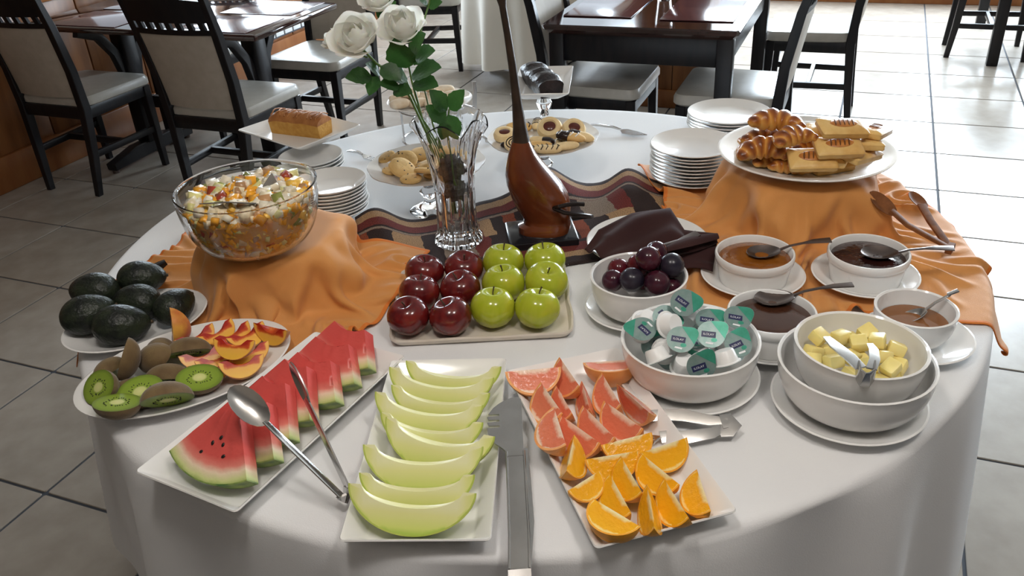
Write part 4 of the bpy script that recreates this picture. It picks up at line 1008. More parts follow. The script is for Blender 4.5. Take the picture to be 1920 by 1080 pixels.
# ------------------------------------------------------------------ woven runner
def runner():
    L, Wd = RUN_L, RUN_W; n, m = 96, 40; mb = MB(); an = RUN_A
    u = Vector((math.cos(an), math.sin(an), 0)); v = Vector((-math.sin(an), math.cos(an), 0)); o = Vector((*RUN_O, 0))
    for i in range(n+1):
        for j in range(m+1):
            s, q = i/n*L, j/m*Wd
            h = float(runner_bumps(s, q))
            p = o + u*s + v*(q - (.052*max(0, math.sin(s*9+.6)) + .018*min(0, math.sin(s*9+.6)))*(.2+.8*q/Wd))
            p.z = TZ + .004 + h + random.uniform(0, .0006)
            idx = len(mb.v); mb.v.append(p); mb.uv[idx] = (s, q, 0)
    mm = m+1
    for i in range(n):
        for j in range(m): mb.f.append((i*mm+j, (i+1)*mm+j, (i+1)*mm+j+1, i*mm+j+1)); mb.m.append(0)
    return mb
def runner_mat():
    m = mat('woven', (.05, .025, .02), .95); nt = m.node_tree; b = nt.nodes['Principled BSDF']; N = nt.nodes.new; Lk = nt.links.new
    at = N('ShaderNodeAttribute'); at.attribute_name = 'st'
    no = N('ShaderNodeTexNoise'); no.inputs['Scale'].default_value = 45; no.inputs['Detail'].default_value = 5; Lk(at.outputs['Vector'], no.inputs['Vector'])
    off = N('ShaderNodeVectorMath'); off.operation = 'MULTIPLY_ADD'; off.inputs[1].default_value = (.016, .010, 0); Lk(no.outputs['Color'], off.inputs[0]); Lk(at.outputs['Vector'], off.inputs[2])
    sep = N('ShaderNodeSeparateXYZ'); Lk(off.outputs[0], sep.inputs[0])
    def ramp(src, stops):
        r = N('ShaderNodeValToRGB'); r.color_ramp.interpolation = 'CONSTANT'; cr = r.color_ramp
        while len(cr.elements) < len(stops): cr.elements.new(.5)
        for e, (p, c) in zip(cr.elements, stops): e.position = p; e.color = (*c, 1)
        Lk(src, r.inputs[0]); return r
    def math_(op, a, bb):
        q = N('ShaderNodeMath'); q.operation = op
        for k, s in enumerate((a, bb)):
            if isinstance(s, (int, float)): q.inputs[k].default_value = s
            else: Lk(s, q.inputs[k])
        return q.outputs[0]
    DK, TAN, RED, GR, RST = (.028, .016, .015), (.34, .21, .11), (.13, .022, .018), (.22, .17, .13), (.22, .05, .02)
    v = math_('DIVIDE', sep.outputs[1], .372)
    bord = ramp(v, [(0, DK), (.09, TAN), (.15, RED), (.24, DK), (.27, RED), (.72, GR), (.745, DK), (.765, RED), (.85, TAN), (.93, DK)])
    s = math_('FRACT', math_('ADD', math_('DIVIDE', sep.outputs[0], .46), math_('MULTIPLY', math_('GREATER_THAN', v, .50), math_('MULTIPLY', math_('GREATER_THAN', sep.outputs[0], .24), .30))), 0.)
    mid = ramp(s, [(0, RST), (.06, DK), (.17, TAN), (.30, DK), (.38, GR), (.52, RED), (.60, DK), (.74, TAN), (.80, RED), (.88, TAN), (.94, DK)])
    inside = math_('MULTIPLY', math_('GREATER_THAN', v, .28), math_('LESS_THAN', v, .72))
    mx = N('ShaderNodeMix'); mx.data_type = 'RGBA'; Lk(inside, mx.inputs[0]); Lk(bord.outputs[0], mx.inputs[6]); Lk(mid.outputs[0], mx.inputs[7])
    n2 = N('ShaderNodeTexNoise'); n2.inputs['Scale'].default_value = 420; n2.inputs['Detail'].default_value = 2; Lk(at.outputs['Vector'], n2.inputs['Vector'])
    mul = N('ShaderNodeMix'); mul.data_type = 'RGBA'; mul.blend_type = 'OVERLAY'; mul.inputs[0].default_value = 1.
    Lk(mx.outputs[2], mul.inputs[6]); Lk(n2.outputs['Fac'], mul.inputs[7]); Lk(mul.outputs[2], b.inputs['Base Color'])
    bp = N('ShaderNodeBump'); bp.inputs['Strength'].default_value = .7; bp.inputs['Distance'].default_value = .002; Lk(n2.outputs['Fac'], bp.inputs['Height']); Lk(bp.outputs[0], b.inputs['Normal'])
runner_mat()
ro = tag(link('table_runner', runner().mesh('table_runner', 'woven', True, 180, merge=False)), 'rumpled woven runner in brown, tan and dark red stripes under the vase', 'runner')
so = ro.modifiers.new('thickness', 'SOLIDIFY'); so.thickness = .0035; so.offset = -1
# ------------------------------------------------------------------ crystal vase with roses
VX, VY, VZ = -.104, 1.618, TZ+.0046
def tri(x): return abs((x/math.pi) % 2 - 1)*2-1
def vmod(r, z, t):
    if r < .02: return r, z
    inner = r < .0362 and z < .17
    if z < .118: r *= 1 + (.0 if inner else .085*abs(math.sin(9*t))*min(1, z/.012)) if z > .016 else 1 + .05*abs(math.sin(9*t))
    elif z < .20 and not inner: r *= 1 + .035*(max(tri(8*t+z*95), tri(8*t-z*95)))
    if z > .19:
        k = (z-.19)/.07; z = z + .024*k*abs(math.sin(3*t+.5))**.8 - .012*k; r *= 1+.07*k*math.cos(6*t+1.0) + .02*tri(24*t)*(1-k)
    return r, z
vp = [(0, 0), (.044, 0), (.0485, .004), (.0475, .013), (.041, .021), (.0385, .05), (.0375, .085), (.0385, .116), (.040, .125), (.042, .14), (.0435, .155), (.0455, .17), (.048, .185), (.052, .205), (.062, .236), (.073, .258), (.070, .260), (.058, .236), (.047, .205), (.042, .185), (.0355, .16), (.033, .12), (.0322, .085), (.033, .05), (.033, .034), (0, .028)]
single('vase', MB().lathe(vp, 144, mod=vmod), 'vase_glass', 'tall cut crystal vase with flared scalloped rim on the runner', 'vase', (VX, VY, VZ), ang=18)
def knob(p):
    k = 1 + .08*math.sin(9*p.x+4*p.z)*math.cos(8*p.y) + .05*math.sin(21*p.z)
    return p*k
single('moss_ball', MB().ell((0, 0, 0), (.026, .025, .024), 24, 16, knob), 'moss', 'dark mossy ball low inside the crystal vase', 'ball', (VX+.002, VY-.002, VZ+.118))
single('moss_ball', MB().ell((0, 0, 0), (.027, .026, .024), 24, 16, knob), 'moss', 'greyish mossy ball above the dark one inside the vase', 'ball', (VX-.002, VY+.002, VZ+.162), (1, 2, 0))
def petal_mesh(r, h, wid, curl, close, seed):
    rnd = random.Random(seed); mb = MB(); n, m = 10, 9; f1 = rnd.uniform(0, 6)
    for i in range(m+1):
        v = i/m
        for j in range(n+1):
            u = -1+2*j/n
            a = u*wid*(math.sin(math.pi*(.14+.74*v))**.6)
            rr = r*(.22+.78*math.sin(min(1, v*1.35)*math.pi/2)) - r*close*max(0, v-.45)**2*2.4 + curl*max(0, v-.62)**1.5*3 + .0016*u
            zz = h*v*(1 - .13*u*u*v) - curl*max(0, v-.74)**2*5 + .0018*math.sin(4*u+f1)*v
            mb.v.append(Vector((rr*math.cos(a), rr*math.sin(a), zz)))
    q = n+1
    for i in range(m):
        for j in range(n): mb.f.append((i*q+j, (i+1)*q+j, (i+1)*q+j+1, i*q+j+1)); mb.m.append(0)
    return mb.mesh('petal', 'petal', True, 180, merge=False)
PT = [petal_mesh(.0115, .037, 1.7, .0, .55, 1), petal_mesh(.018, .0385, 1.35, .002, .38, 2), petal_mesh(.0255, .038, 1.10, .005, .22, 3), petal_mesh(.033, .0355, .98, .012, .10, 4)]
def leaf_mesh(L, w, seed):
    mb = MB(); n, m = 9, 6
    for i in range(n+1):
        s = i/n; ww = w*math.sin(math.pi*s**.8)**.85 + .0004
        if 0 < i < n: ww *= 1 + .05*(-1)**i
        for j in range(m+1):
            u = -1+2*j/m
            mb.v.append(Vector((s*L, u*ww, .18*abs(u)*ww - .10*L*s*s)))
    q = m+1
    for i in range(n):
        for j in range(m): mb.f.append((i*q+j, (i+1)*q+j, (i+1)*q+j+1, i*q+j+1)); mb.m.append(0)
    return mb.mesh('leaf', 'leaf', True, 180, merge=False)
LF = [leaf_mesh(.055, .019, 1), leaf_mesh(.045, .017, 2), leaf_mesh(.064, .022, 3)]
def bloom(t, c, d, s=1., rings=((0, 3, 0, .8), (0, 3, 1., 1.15), (1, 4, .4, 1.), (2, 5, .2, 1.), (3, 5, .6, 1.))):
    d = Vector(d).normalized(); q = Vector((0, 0, 1)).rotation_difference(d)
    hb = link('calyx', MB().lathe([(0, -.010), (.004, -.010), (.006, -.004), (.009, .002), (.006, .006), (0, .006)], 12).mesh('calyx', 'stem_green'), t, c, q.to_euler(), (s, s, s))
    ce = link('bloom_heart', MB().ell((0, 0, .015), (.007, .007, .017), 14, 10, lambda p: Vector((p.x*(1+.12*math.sin(6*p.z+2*math.atan2(p.y, p.x))), p.y, p.z))).mesh('bloom_heart', 'petal_heart'), t, c, q.to_euler(), (s, s, s))
    for (k, n, a0, sc_) in rings:
        for j in range(n):
            e = (q.to_matrix() @ Matrix.Rotation(a0+2*math.pi*j/n + random.uniform(-.1, .1), 3, 'Z') @ Matrix.Rotation(random.uniform(-.08, .12), 3, 'Y')).to_euler()
            link('petal', PT[k], t, c, e, (s*sc_, s*sc_, s*sc_*random.uniform(.94, 1.05)))
def at_y(px, y):                        # point on the pixel's ray at world depth y
    d = (px[0]-960)/F*_rt + (540-px[1])/F*_up + _fw
    k = y/d[1]
    return Vector((d[0]*k, y, CH+d[2]*k))
def leaf(t, p, q, k=0, s=1., roll=0.):
    p, q = Vector(p), Vector(q); d = (q-p); x = d.normalized()
    zc = Vector((0, -.6, .8)) + Vector((random.uniform(-.4, .4), 0, random.uniform(-.2, .2))); y = zc.cross(x).normalized(); z = x.cross(y)
    M = Matrix((x, y, z)).transposed() @ Matrix.Rotation(roll, 3, 'X')
    sx = d.length/(.055, .045, .064)[k]
    link('leaf', LF[k], t, p, M.to_euler(), (sx, sx*s, sx))
base = Vector((VX, VY, VZ+.03))
def stem(t, pts, r=.0024): part('stem', MB().tube(pts, [r*1.15]+[r]*(len(pts)-1), 8), 'stem_green', t)
Y0 = 1.60
# rose with the paired blooms leaning left
t = thing('rose', 'white rose leaning furthest out of the vase, with a small half-open bloom beside it', 'rose')
b1 = at_y((676, 88), Y0-.01); j1 = at_y((752, 152), Y0); mouth = at_y((800, 250), Y0+.01)
stem(t, [base+Vector((.01, 0, .03)), at_y((830, 330), Y0+.015), mouth, at_y((770, 185), Y0), j1, at_y((705, 118), Y0-.005), b1])
bloom(t, b1, (-.15, -.55, .8), 1.28)
b1b = at_y((634, 84), Y0+.02)
stem(t, [at_y((690, 108), Y0), at_y((665, 100), Y0+.01), b1b], .0016)
bloom(t, b1b, (-.75, -.25, .7), .72, ((0, 3, 0, 1.), (1, 4, .4, 1.), (2, 4, .2, 1.)))
for (a, b, k) in (((697, 143), (648, 143), 0), ((712, 138), (688, 118), 1), ((708, 143), (690, 178), 0), ((714, 124), (752, 148), 2), ((748, 160), (712, 156), 1), ((738, 168), (772, 172), 1)):
    leaf(t, at_y(a, Y0-.01), at_y(b, Y0-.03), k, 1.15)
# rose standing upright
t = thing('rose', 'white rose standing highest in the vase, with broad dark leaves', 'rose')
b2 = at_y((757, 68), Y0+.045)
stem(t, [base+Vector((0, .01, .03)), at_y((850, 330), Y0+.02), at_y((795, 235), Y0+.02), at_y((772, 150), Y0+.03), at_y((762, 100), Y0+.05), b2])
bloom(t, b2, (-.05, -.50, .85), 1.22)
for (a, b, k) in (((762, 128), (738, 76), 2), ((768, 100), (793, 62), 2), ((775, 112), (812, 92), 0), ((772, 140), (824, 122), 2), ((775, 155), (820, 158), 0), ((764, 148), (716, 128), 2)):
    leaf(t, at_y(a, Y0+.02), at_y(b, Y0-.01), k, 1.2)
# rose whose bloom rises out of the frame
t = thing('rose', 'white rose bud at the back of the bunch, half behind the highest bloom', 'rose')
b3 = at_y((712, 18), Y0+.105)
stem(t, [base+Vector((-.01, .01, .03)), at_y((855, 320), Y0+.03), at_y((790, 220), Y0+.04), at_y((745, 110), Y0+.085), at_y((720, 50), Y0+.10), b3])
bloom(t, b3, (-.1, -.3, .95), .95)
for (a, b, k) in (((722, 40), (705, 12), 1), ((716, 30), (740, 2), 1)): leaf(t, at_y(a, Y0+.10), at_y(b, Y0+.09), k, 1.2)
# leafy spray low in the vase mouth and a tall sprig
t = thing('rose_leaf_spray', 'short spray of dark rose leaves hanging over the vase rim', 'leaf spray')
stem(t, [base+Vector((.005, -.005, .05)), at_y((850, 320), Y0-.01), at_y((838, 240), Y0-.02), at_y((842, 205), Y0-.03)], .0016)
for (a, b, k) in (((838, 208), (808, 168), 2), ((843, 206), (868, 168), 2), ((836, 226), (800, 198), 0), ((840, 215), (858, 262), 2), ((838, 228), (828, 262), 1)): leaf(t, at_y(a, Y0-.03), at_y(b, Y0-.04), k, 1.05)
t = thing('rose_sprig', 'thin leafy sprig rising behind the highest rose', 'sprig')
stem(t, [base+Vector((.0, .012, .03)), at_y((845, 320), Y0+.03), at_y((812, 235), Y0+.04), at_y((782, 110), Y0+.06), at_y((790, 55), Y0+.07), at_y((805, 5), Y0+.07), at_y((812, -40), Y0+.07)], .0017)
for (a, b, k) in (((803, 10), (788, 0), 1), ((803, 12), (828, 2), 1), ((808, -15), (838, -32), 1)): leaf(t, at_y(a, Y0+.07), at_y(b, Y0+.06), k, 1.1)
# ------------------------------------------------------------------ wooden sculpture
SX, SY = .068, 1.618
t = thing('sculpture', 'abstract reddish wooden bird with long dark neck on a black plinth', 'sculpture', (SX, SY, TZ+.0046), (0, 0, R_(4)))
part('plinth', MB().loft([rrect(.142, .115, .004, 0, 2), rrect(.142, .115, .004, .012, 2), rrect(.136, .109, .004, .014, 2)], True, True), 'black_lacquer', t)
def sect(c, rx, ry, z, n=24, sk=0.):
    out = []
    for j in range(n):
        a = 2*math.pi*j/n; x, y = math.cos(a), math.sin(a)
        ridge = 1 + .22*max(0, math.cos(a+1.15))**7
        out.append((c[0]+x*rx*ridge, c[1]+y*ry*ridge, z + sk*x*rx))
    return out
bs_ = [((.007, 0), .054, .036, .0135), ((.007, 0), .055, .037, .028), ((.012, 0), .048, .033, .033), ((.013, 0), .049, .034, .045), ((.007, 0), .056, .040, .068), ((-.001, 0), .058, .042, .095), ((-.011, 0), .055, .041, .120), ((-.021, 0), .047, .037, .143), ((-.028, 0), .037, .031, .165), ((-.032, 0), .027, .024, .187), ((-.033, 0), .0175, .0165, .212)]
part('body', MB().loft([sect(*q) for q in bs_], True, True), 'sculpture_wood', t, ang=60)
nk = MB().loft([sect((-.033, 0), .0175, .0165, .2115), sect((-.034, 0), .0135, .013, .240), sect((-.037, 0), .0095, .0095, .29), sect((-.042, 0), .0078, .0078, .36), sect((-.048, 0), .0068, .007, .42), sect((-.054, 0), .0066, .0066, .47), sect((-.056, 0), .010, .010, .487), sect((-.057, 0), .012, .011, .505), sect((-.056, 0), .009, .009, .53), sect((-.050, 0), .003, .003, .55)], True, True)
part('neck', nk, 'ebony', t, ang=60)
part('wire_arm', MB().tube([(.030, -.030, .078), (.022, -.052, .084), (.030, -.060, .090), (.048, -.058, .092), (.066, -.054, .090), (.082, -.050, .086)], .0045, 8), 'iron', t)
part('wire_arm', MB().tube([(.022, -.052, .084), (.040, -.064, .078), (.068, -.062, .070), (.092, -.052, .060), (.100, -.038, .052), (.088, -.024, .046), (.062, -.020, .044)], .0045, 8), 'iron', t)
# ------------------------------------------------------------------ cake stands
def scal(n, a):
    def f(r, z, t):
        return (r*(1+a*abs(math.cos(n*t/2))) if r > .09 else r), z
    return f
def stand(name, label, xy, h, R, plate_m='ceramic', glass=True):
    t = thing(name, label, 'cake stand', (xy[0], xy[1], TZ))
    part('pedestal', MB().lathe([(0, 0), (.047, 0), (.049, .003), (.040, .010), (.016, .020), (.012, .030), (.020, .040), (.022, .048), (.012, .058), (.012, h-.022), (.030, h-.006), (.040, h), (0, h)], 40), 'glass', t, 'clear glass pedestal')
    part('plate', MB().lathe([(0, h), (R*.6, h), (R*.66, h+.003), (R*.97, h+.013), (R, h+.0145), (R*.995, h+.0165), (R*.94, h+.0145), (R*.66, h+.006), (R*.6, h+.0045), (0, h+.0045)], 84, mod=scal(10, .025)), plate_m, t)
    return t
CL, CR = (-.172, 1.795), (.094, 1.925)
mat('silver_plate', (.72, .70, .68), .16, metal=.35)
stand('cake_stand', 'glass footed stand of plain round cookies behind the vase', CL, .098, .128, 'silver_plate')
stand('cake_stand', 'glass footed stand of jam and chocolate cookies behind the sculpture', CR, .098, .128, 'silver_plate')
CH_ = TZ+.098+.005
def disc_cookie(r, h, seed):
    rnd = random.Random(seed); f = rnd.uniform(0, 6)
    return MB().lathe([(0, 0), (r*.9, 0), (r, h*.3), (r*.97, h*.65), (r*.8, h*.95), (r*.4, h*1.05), (0, h*1.05)], 26, mod=lambda rr, z, t: (rr*(1+.03*math.sin(3*t+f)+.02*math.sin(7*t)), z)).mesh('cookie', 'cookie')
DC = [disc_cookie(.026, .011, k) for k in range(3)]
chipm = MB().ell((0, 0, 0), (.0022, .0022, .0012), 6, 4).mesh('seed', 'ebony')
cl = [((752, 296), .016, (-24, 6), 'leaning on top of the pile', 1.15), ((760, 323), .006, (-30, -10), 'propped up at the front of the pile', 1.2), ((800, 333), .004, (-24, 5), 'flat at the front behind the vase', 1.05), ((795, 307), .014, (-12, 8), 'on top beside the vase', 1.05), ((722, 301), .004, (-20, 0), 'at the left rim, half covered', .8), ((790, 283), .010, (-5, 0), 'at the back of the pile', 1.15), ((733, 321), .0, (-10, 0), 'small, peeking out at the rim', .7), ((768, 342), .0, (0, 0), 'flat at the very front rim', .9), ((870, 305), .0, (0, 0), 'alone on the far side of the vase', .8), ((830, 290), .006, (0, 5), 'behind the crystal vase at the back', 1.0), ((815, 330), .0, (0, 0), 'hidden behind the crystal vase at the front', .9)]
for k, (px, dz, (rx, ry), l, s) in enumerate(cl):
    p = P(px[0], px[1], CH_+dz+.004); d = Vector((p.x-CL[0], p.y-CL[1])); mx = .098
    if d.length > mx: d *= mx/d.length
    lift = .026*s*(abs(math.sin(R_(rx)))+abs(math.sin(R_(ry))))
    t = thing('cookie', 'plain golden cookie '+l, 'cookie', (CL[0]+d.x, CL[1]+d.y, CH_+dz+lift*.8), (R_(-rx), R_(ry), k*1.3), 'plain round cookies on the glass stand', (s, s, s))
    part('biscuit', DC[k % 3], None, t)
    for q in range(7):
        a, r = random.uniform(0, 6.28), random.uniform(.004, .022); part('seed', chipm, None, t, loc=(r*math.cos(a), r*math.sin(a), .0105))
# fancy cookies
def thumb(loc, rot, lab, s=1):
    t = thing('cookie', lab, 'cookie', loc, rot, 'decorated cookies on the glass stand', (s, s, s))
    part('biscuit', MB().lathe([(0, 0), (.020, 0), (.026, .005), (.027, .012), (.023, .020), (.015, .022), (.011, .018), (0, .017)], 28), 'cookie_pale', t)
    part('jam', MB().lathe([(.0135, .0195), (.010, .0215), (0, .0225)], 20, sx=1.0, sy=.85), 'jam_spot', t, 'dark jam centre')
def finger(loc, rot, lab, dip=0, s=1, stripes=False, m='cookie_pale'):
    t = thing('cookie', lab, 'cookie', loc, rot, 'decorated cookies on the glass stand', (s, s, s))
    part('biscuit', MB().ell((0, 0, .009), (.029, .012, .009), 20, 12, lambda p: Vector((math.copysign(abs(p.x)**.75, p.x), p.y, p.z))), m, t)
    if dip: part('chocolate_dip', MB().ell((.0115*dip, 0, .0093), (.0185, .0126, .0096), 18, 12, lambda p: Vector((math.copysign(abs(p.x)**.75, p.x), p.y, p.z))), 'chocolate', t)
    if stripes:
        for k in range(4):
            x = -.016+.011*k; part('icing_line', MB().tube([(x, -.0105, .013), (x+.004, -.004, .0182), (x+.002, .004, .0182), (x+.006, .0105, .013)], .0011, 6), 'chocolate' if not dip else 'print_white', t)
def fc(px, dz): 
    p = P(px[0], px[1], CH_+dz+.008); d = Vector((p.x-CR[0], p.y-CR[1])); mx = .100
    if d.length > mx: d *= mx/d.length
    return (CR[0]+d.x, CR[1]+d.y, CH_+dz)
thumb(fc((1032, 236), .018), (R_(38), R_(-4), 0), 'big round cookie with dark jam centre on top of the pile', 1.12)
thumb(fc((1078, 240), .014), (R_(36), R_(8), 0), 'round jam-centred cookie beside the big one, towards the cake server', 1.05)
thumb(fc((941, 259), .002), (R_(14), 0, 0), 'round jam-centred cookie low at the rim by the vase', .98)
finger(fc((1068, 263), .010), (R_(10), R_(-6), R_(160)), 'fat cookie dipped half in dark chocolate with white lines', 1, 1.2, True, 'cookie')
finger(fc((1100, 262), .006), (R_(8), R_(8), R_(-25)), 'long cookie glazed almost fully in dark chocolate at the rim', -1, 1.15)
finger(fc((1015, 254), .014), (0, R_(4), R_(-20)), 'finger cookie with dark chocolate back in the middle of the pile', 1, 1.05)
finger(fc((1012, 264), .010), (0, 0, R_(-10)), 'plain golden finger cookie just behind the sculpture neck', 0, 1.0, False, 'cookie')
finger(fc((1075, 285), .0), (0, 0, R_(8)), 'pale plain finger cookie flat at the front rim', 0, 1.05)
finger(fc((1030, 289), .0), (0, 0, R_(-5)), 'finger cookie with dark squiggles at the front rim', 0, 1.05, True)
finger(fc((1010, 290), .0), (0, 0, R_(10)), 'short striped finger cookie close behind the sculpture neck', 0, .95, True)
finger(fc((1092, 281), .0), (0, 0, R_(25)), 'small golden finger cookie tucked under the chocolate one', 0, .8, False, 'cookie')
finger(fc((972, 232), .010), (R_(6), R_(10), R_(15)), 'thick golden cookie behind the sculpture neck with dark lines on top', 0, 1.15, True, 'cookie')
finger(fc((1003, 228), .008), (0, 0, R_(80)), 'striped cookie at the back between the golden and the big jam one', 0, 1.0, True)
finger(fc((1052, 253), .012), (R_(20), R_(-20), R_(60)), 'striped finger cookie standing in the centre of the pile', 0, .8, True)
finger(fc((930, 280), .0), (0, 0, R_(-15)), 'small chocolate cookie flat at the rim by the vase', -1, .7)
sw = thing('cookie', 'round pale cookie with a dark chocolate spiral near the rim', 'cookie', fc((960, 277), .004), (R_(24), R_(-6), 0), 'decorated cookies on the glass stand')
part('biscuit', MB().lathe([(0, 0), (.022, 0), (.0245, .004), (.023, .009), (0, .010)], 26), 'cookie_pale', sw)
part('icing_line', MB().tube([((.003+.017*k/40)*math.cos(k*.42), (.003+.017*k/40)*math.sin(k*.42), .0102) for k in range(41)], .0013, 6), 'chocolate', sw)
# back stand: white plate of sugared biscuits on a chrome wire stand
BS = (-.190, 2.275); bh = .094
t = thing('cake_stand', 'chrome wire stand with a round plate of sugared biscuits behind the roses', 'cake stand', (BS[0], BS[1], TZ))
part('ring', MB().tube([(.085*math.cos(2*math.pi*k/32), .085*math.sin(2*math.pi*k/32), bh-.004) for k in range(33)], .003, 6), 'steel', t)
part('base_ring', MB().tube([(.085*math.cos(2*math.pi*k/32), .085*math.sin(2*math.pi*k/32), .004) for k in range(33)], .003, 6), 'steel', t)
for a in (205, 325, 85): part('leg', MB().tube([(.085*math.cos(R_(a)), .085*math.sin(R_(a)), .004), (.085*math.cos(R_(a)), .085*math.sin(R_(a)), bh-.002)], .003, 6), 'steel', t)
part('handle', MB().bar([(.118, .01, bh-.02), (.122, .01, bh+.03), (.122, .01, bh+.055)], .012, .005, upv=(0, 1, 0)), 'steel', t)
part('handle_bracket', MB().bar([(.083, .01, bh-.004), (.118, .01, bh-.018)], .012, .004), 'steel', t)
part('plate', saucer_mb(.114, .016), 'ceramic', t, loc=(0, 0, bh))
sb = MB().ell((0, 0, .009), (.027, .017, .012), 18, 12, lambda p: Vector((math.copysign(abs(p.x)**.7, p.x), math.copysign(abs(p.y)**.7, p.y), math.copysign(abs(p.z)**.7, p.z)))).mesh('biscuit', 'cookie_sugar')
sl = [((738, 192), 0, 10, 'at the plate rim by the wire leg'), ((752, 196), .008, 30, 'browned at the rim, second from the end'), ((770, 186), .010, -20, 'in the middle of the heap under a leaf'), ((788, 178), .012, 15, 'on top of the heap behind the stems'), ((785, 193), .0, 40, 'low at the front of the heap'), ((808, 186), .004, -10, 'in front by the hanging leaf'), ((832, 160), .020, 10, 'highest, at the far end of the heap'), ((822, 172), .012, -30, 'under the highest one'), ((838, 180), .002, 25, 'at the rim by the steel handle'), ((800, 170), .016, 5, 'upper middle of the heap'), ((760, 178), .004, 60, 'at the back rim of the heap'), ((815, 195), 0, 0, 'lowest in front, half behind the vase')]
for (px, dz, yaw, l) in sl:
    p = P(px[0], px[1], TZ+bh+.016+dz); d = Vector((p.x-BS[0], p.y-BS[1])); mx = .084
    if d.length > mx: d *= mx/d.length
    single('biscuit', sb, None, 'sugared biscuit '+l, 'biscuit', (BS[0]+d.x, BS[1]+d.y, TZ+bh+.0065+dz), (R_(random.uniform(-14, 14)), R_(random.uniform(-14, 14)), R_(yaw)), 'sugared biscuits on the wire stand')
# chocolate loaf and sponge loaf on rectangular plates with glass feet
SQ = plate_rect_mb(.172, .265, .020, .026).mesh('plate', 'ceramic', True, 30)
def foot_plate(label, xy, h, yaw, sx=1, sy=1):
    t = thing('cake_stand', label, 'cake stand', (xy[0], xy[1], TZ), (0, 0, yaw))
    part('pedestal', MB().lathe([(0, 0), (.045, 0), (.047, .003), (.030, .010), (.013, .022), (.011, h*.45), (.020, h*.6), (.022, h*.68), (.014, h*.8), (.028, h-.004), (.034, h), (0, h)], 36), 'glass', t, 'clear glass pedestal')
    q = part('plate', SQ, None, t, loc=(0, 0, h)); q.scale = (sx, sy, 1)
    return t
def loaf(name, label, loc, yaw, L, w, h, topm, sidem, seed, glaze=None):
    t = thing(name, label, 'cake', loc, (0, 0, yaw)); rnd = random.Random(seed); rings, tops = [], []
    n = 14
    for i in range(n+1):
        s = -1+2*i/n; e = 1 if abs(s) < .97 else .93; jt = .09 if topm == 'brownie' else .03; hh = h*(1 - .14*s**4 + rnd.uniform(-jt, jt)); ww = w*e*(1 + rnd.uniform(-jt, jt)*.5)
        rings.append([(s*L/2, -ww*.42, 0), (s*L/2, ww*.42, 0), (s*L/2, ww*.5, hh*.70), (s*L/2, -ww*.5, hh*.70)])
        tops.append([(s*L/2, ww*.5*math.cos(a)*1.02, hh*.69 + hh*.36*math.sin(a)*(1+rnd.uniform(-.06, .06))) for a in [math.pi*q/8 for q in range(9)]])
    part('crumb', MB().loft(rings, True, True), sidem, t, ang=30)
    part('crust', MB().loft(tops, True, True), topm, t, ang=40)
    if glaze:
        for i in range(11):
            x = -L*.45 + L*.9*i/10
            pts = [(x+rnd.uniform(-.004, .004), w*.5*math.cos(a)*.98, h*.69+h*.37*math.sin(a)+.001) for a in [math.pi*q/10 for q in range(2, 9)]]
            part('glaze_ridge', MB().tube(pts, .0022, 6, flat=.7), glaze, t)
    return t
foot_plate('white rectangular plate on a glass foot under the sponge loaf', (-.535, 2.200), .056, R_(48), 1.20, .98)
loaf('sponge_cake', 'golden sponge loaf with sugared brown crust on a white plate', (-.532, 2.210, TZ+.056+.0058), R_(-27), .160, .066, .054, 'sponge_top', 'sponge_side', 3, 'sponge_top')
foot_plate('white rectangular plate on a glass foot under the chocolate loaf', (.118, 2.29), .118, R_(-8), .88, .98)
loaf('chocolate_cake', 'dark chocolate loaf on a white plate behind the sculpture neck', (.112, 2.270, TZ+.118+.006), R_(103), .185, .070, .050, 'brownie', 'brownie', 5)
# servers and forks on the cloth
def server(name, p, q, label, blade=True):
    p, q = Vector(p), Vector(q); L = (q-p).length; mid = p.lerp(q, .5)
    t = thing(name, label, 'cake server' if blade else 'fork', p, aim(q, p))
    d = L
    # local: handle end at origin, tip at +X? aim turns -X towards p->, so build towards +X
    part('handle', MB().bar([(0, 0, 0), (d*.12, 0, .004), (d*.40, 0, .006), (d*.55, 0, .003)], [.010, .014, .009, .006], [.003, .005, .005, .004]), 'steel', t)
    if blade: part('blade', MB().bar([(d*.55, 0, .002), (d*.62, 0, 0), (d*.80, 0, 0), (d, .004, 0)], [.008, .036, .032, .004], .0016), 'steel', t)
    else:
        part('blade', MB().bar([(d*.55, 0, .003), (d*.70, 0, 0), (d*.76, 0, 0)], [.007, .022, .022], .002), 'steel', t)
        for k in (-1, 0, 1): part('tine', MB().bar([(d*.75, k*.008, 0), (d, k*.008, .001)], .004, .0015), 'steel', t)
    return t
server('cake_server', P(1107, 234, TZ+.012), P(1212, 254, TZ+.004), 'steel cake server lying on the cloth by the jam cookies')
server('cake_fork', P(652, 283, TZ+.008), P(703, 299, TZ+.004), 'small steel fork on the cloth by the plain cookies', False)
server('cake_fork', P(895, 255, TZ+.008), P(925, 268, TZ+.004), 'small steel server handle between the two cookie stands', False)
def head_dish(l, w, dp, n=20):
    mb = MB(); inn, out = [], []
    for k in range(5):
        f = k/4; z = -dp*(1-f*f)
        r = [(l*math.cos(2*math.pi*j/n)*f, w*math.sin(2*math.pi*j/n)*f, z) for j in range(n)]
        inn.append(r); out.append([(x*1.02, y*1.02, zz-.0014) for x, y, zz in r])
    mb.loft(inn); mb.loft(out[::-1]); mb.loft([inn[-1], out[-1]])
    return mb
def orient(x, up):
    x = Vector(x).normalized(); up = Vector(up); y = up.cross(x).normalized(); z = x.cross(y)
    return Matrix((x, y, z)).transposed().to_euler()
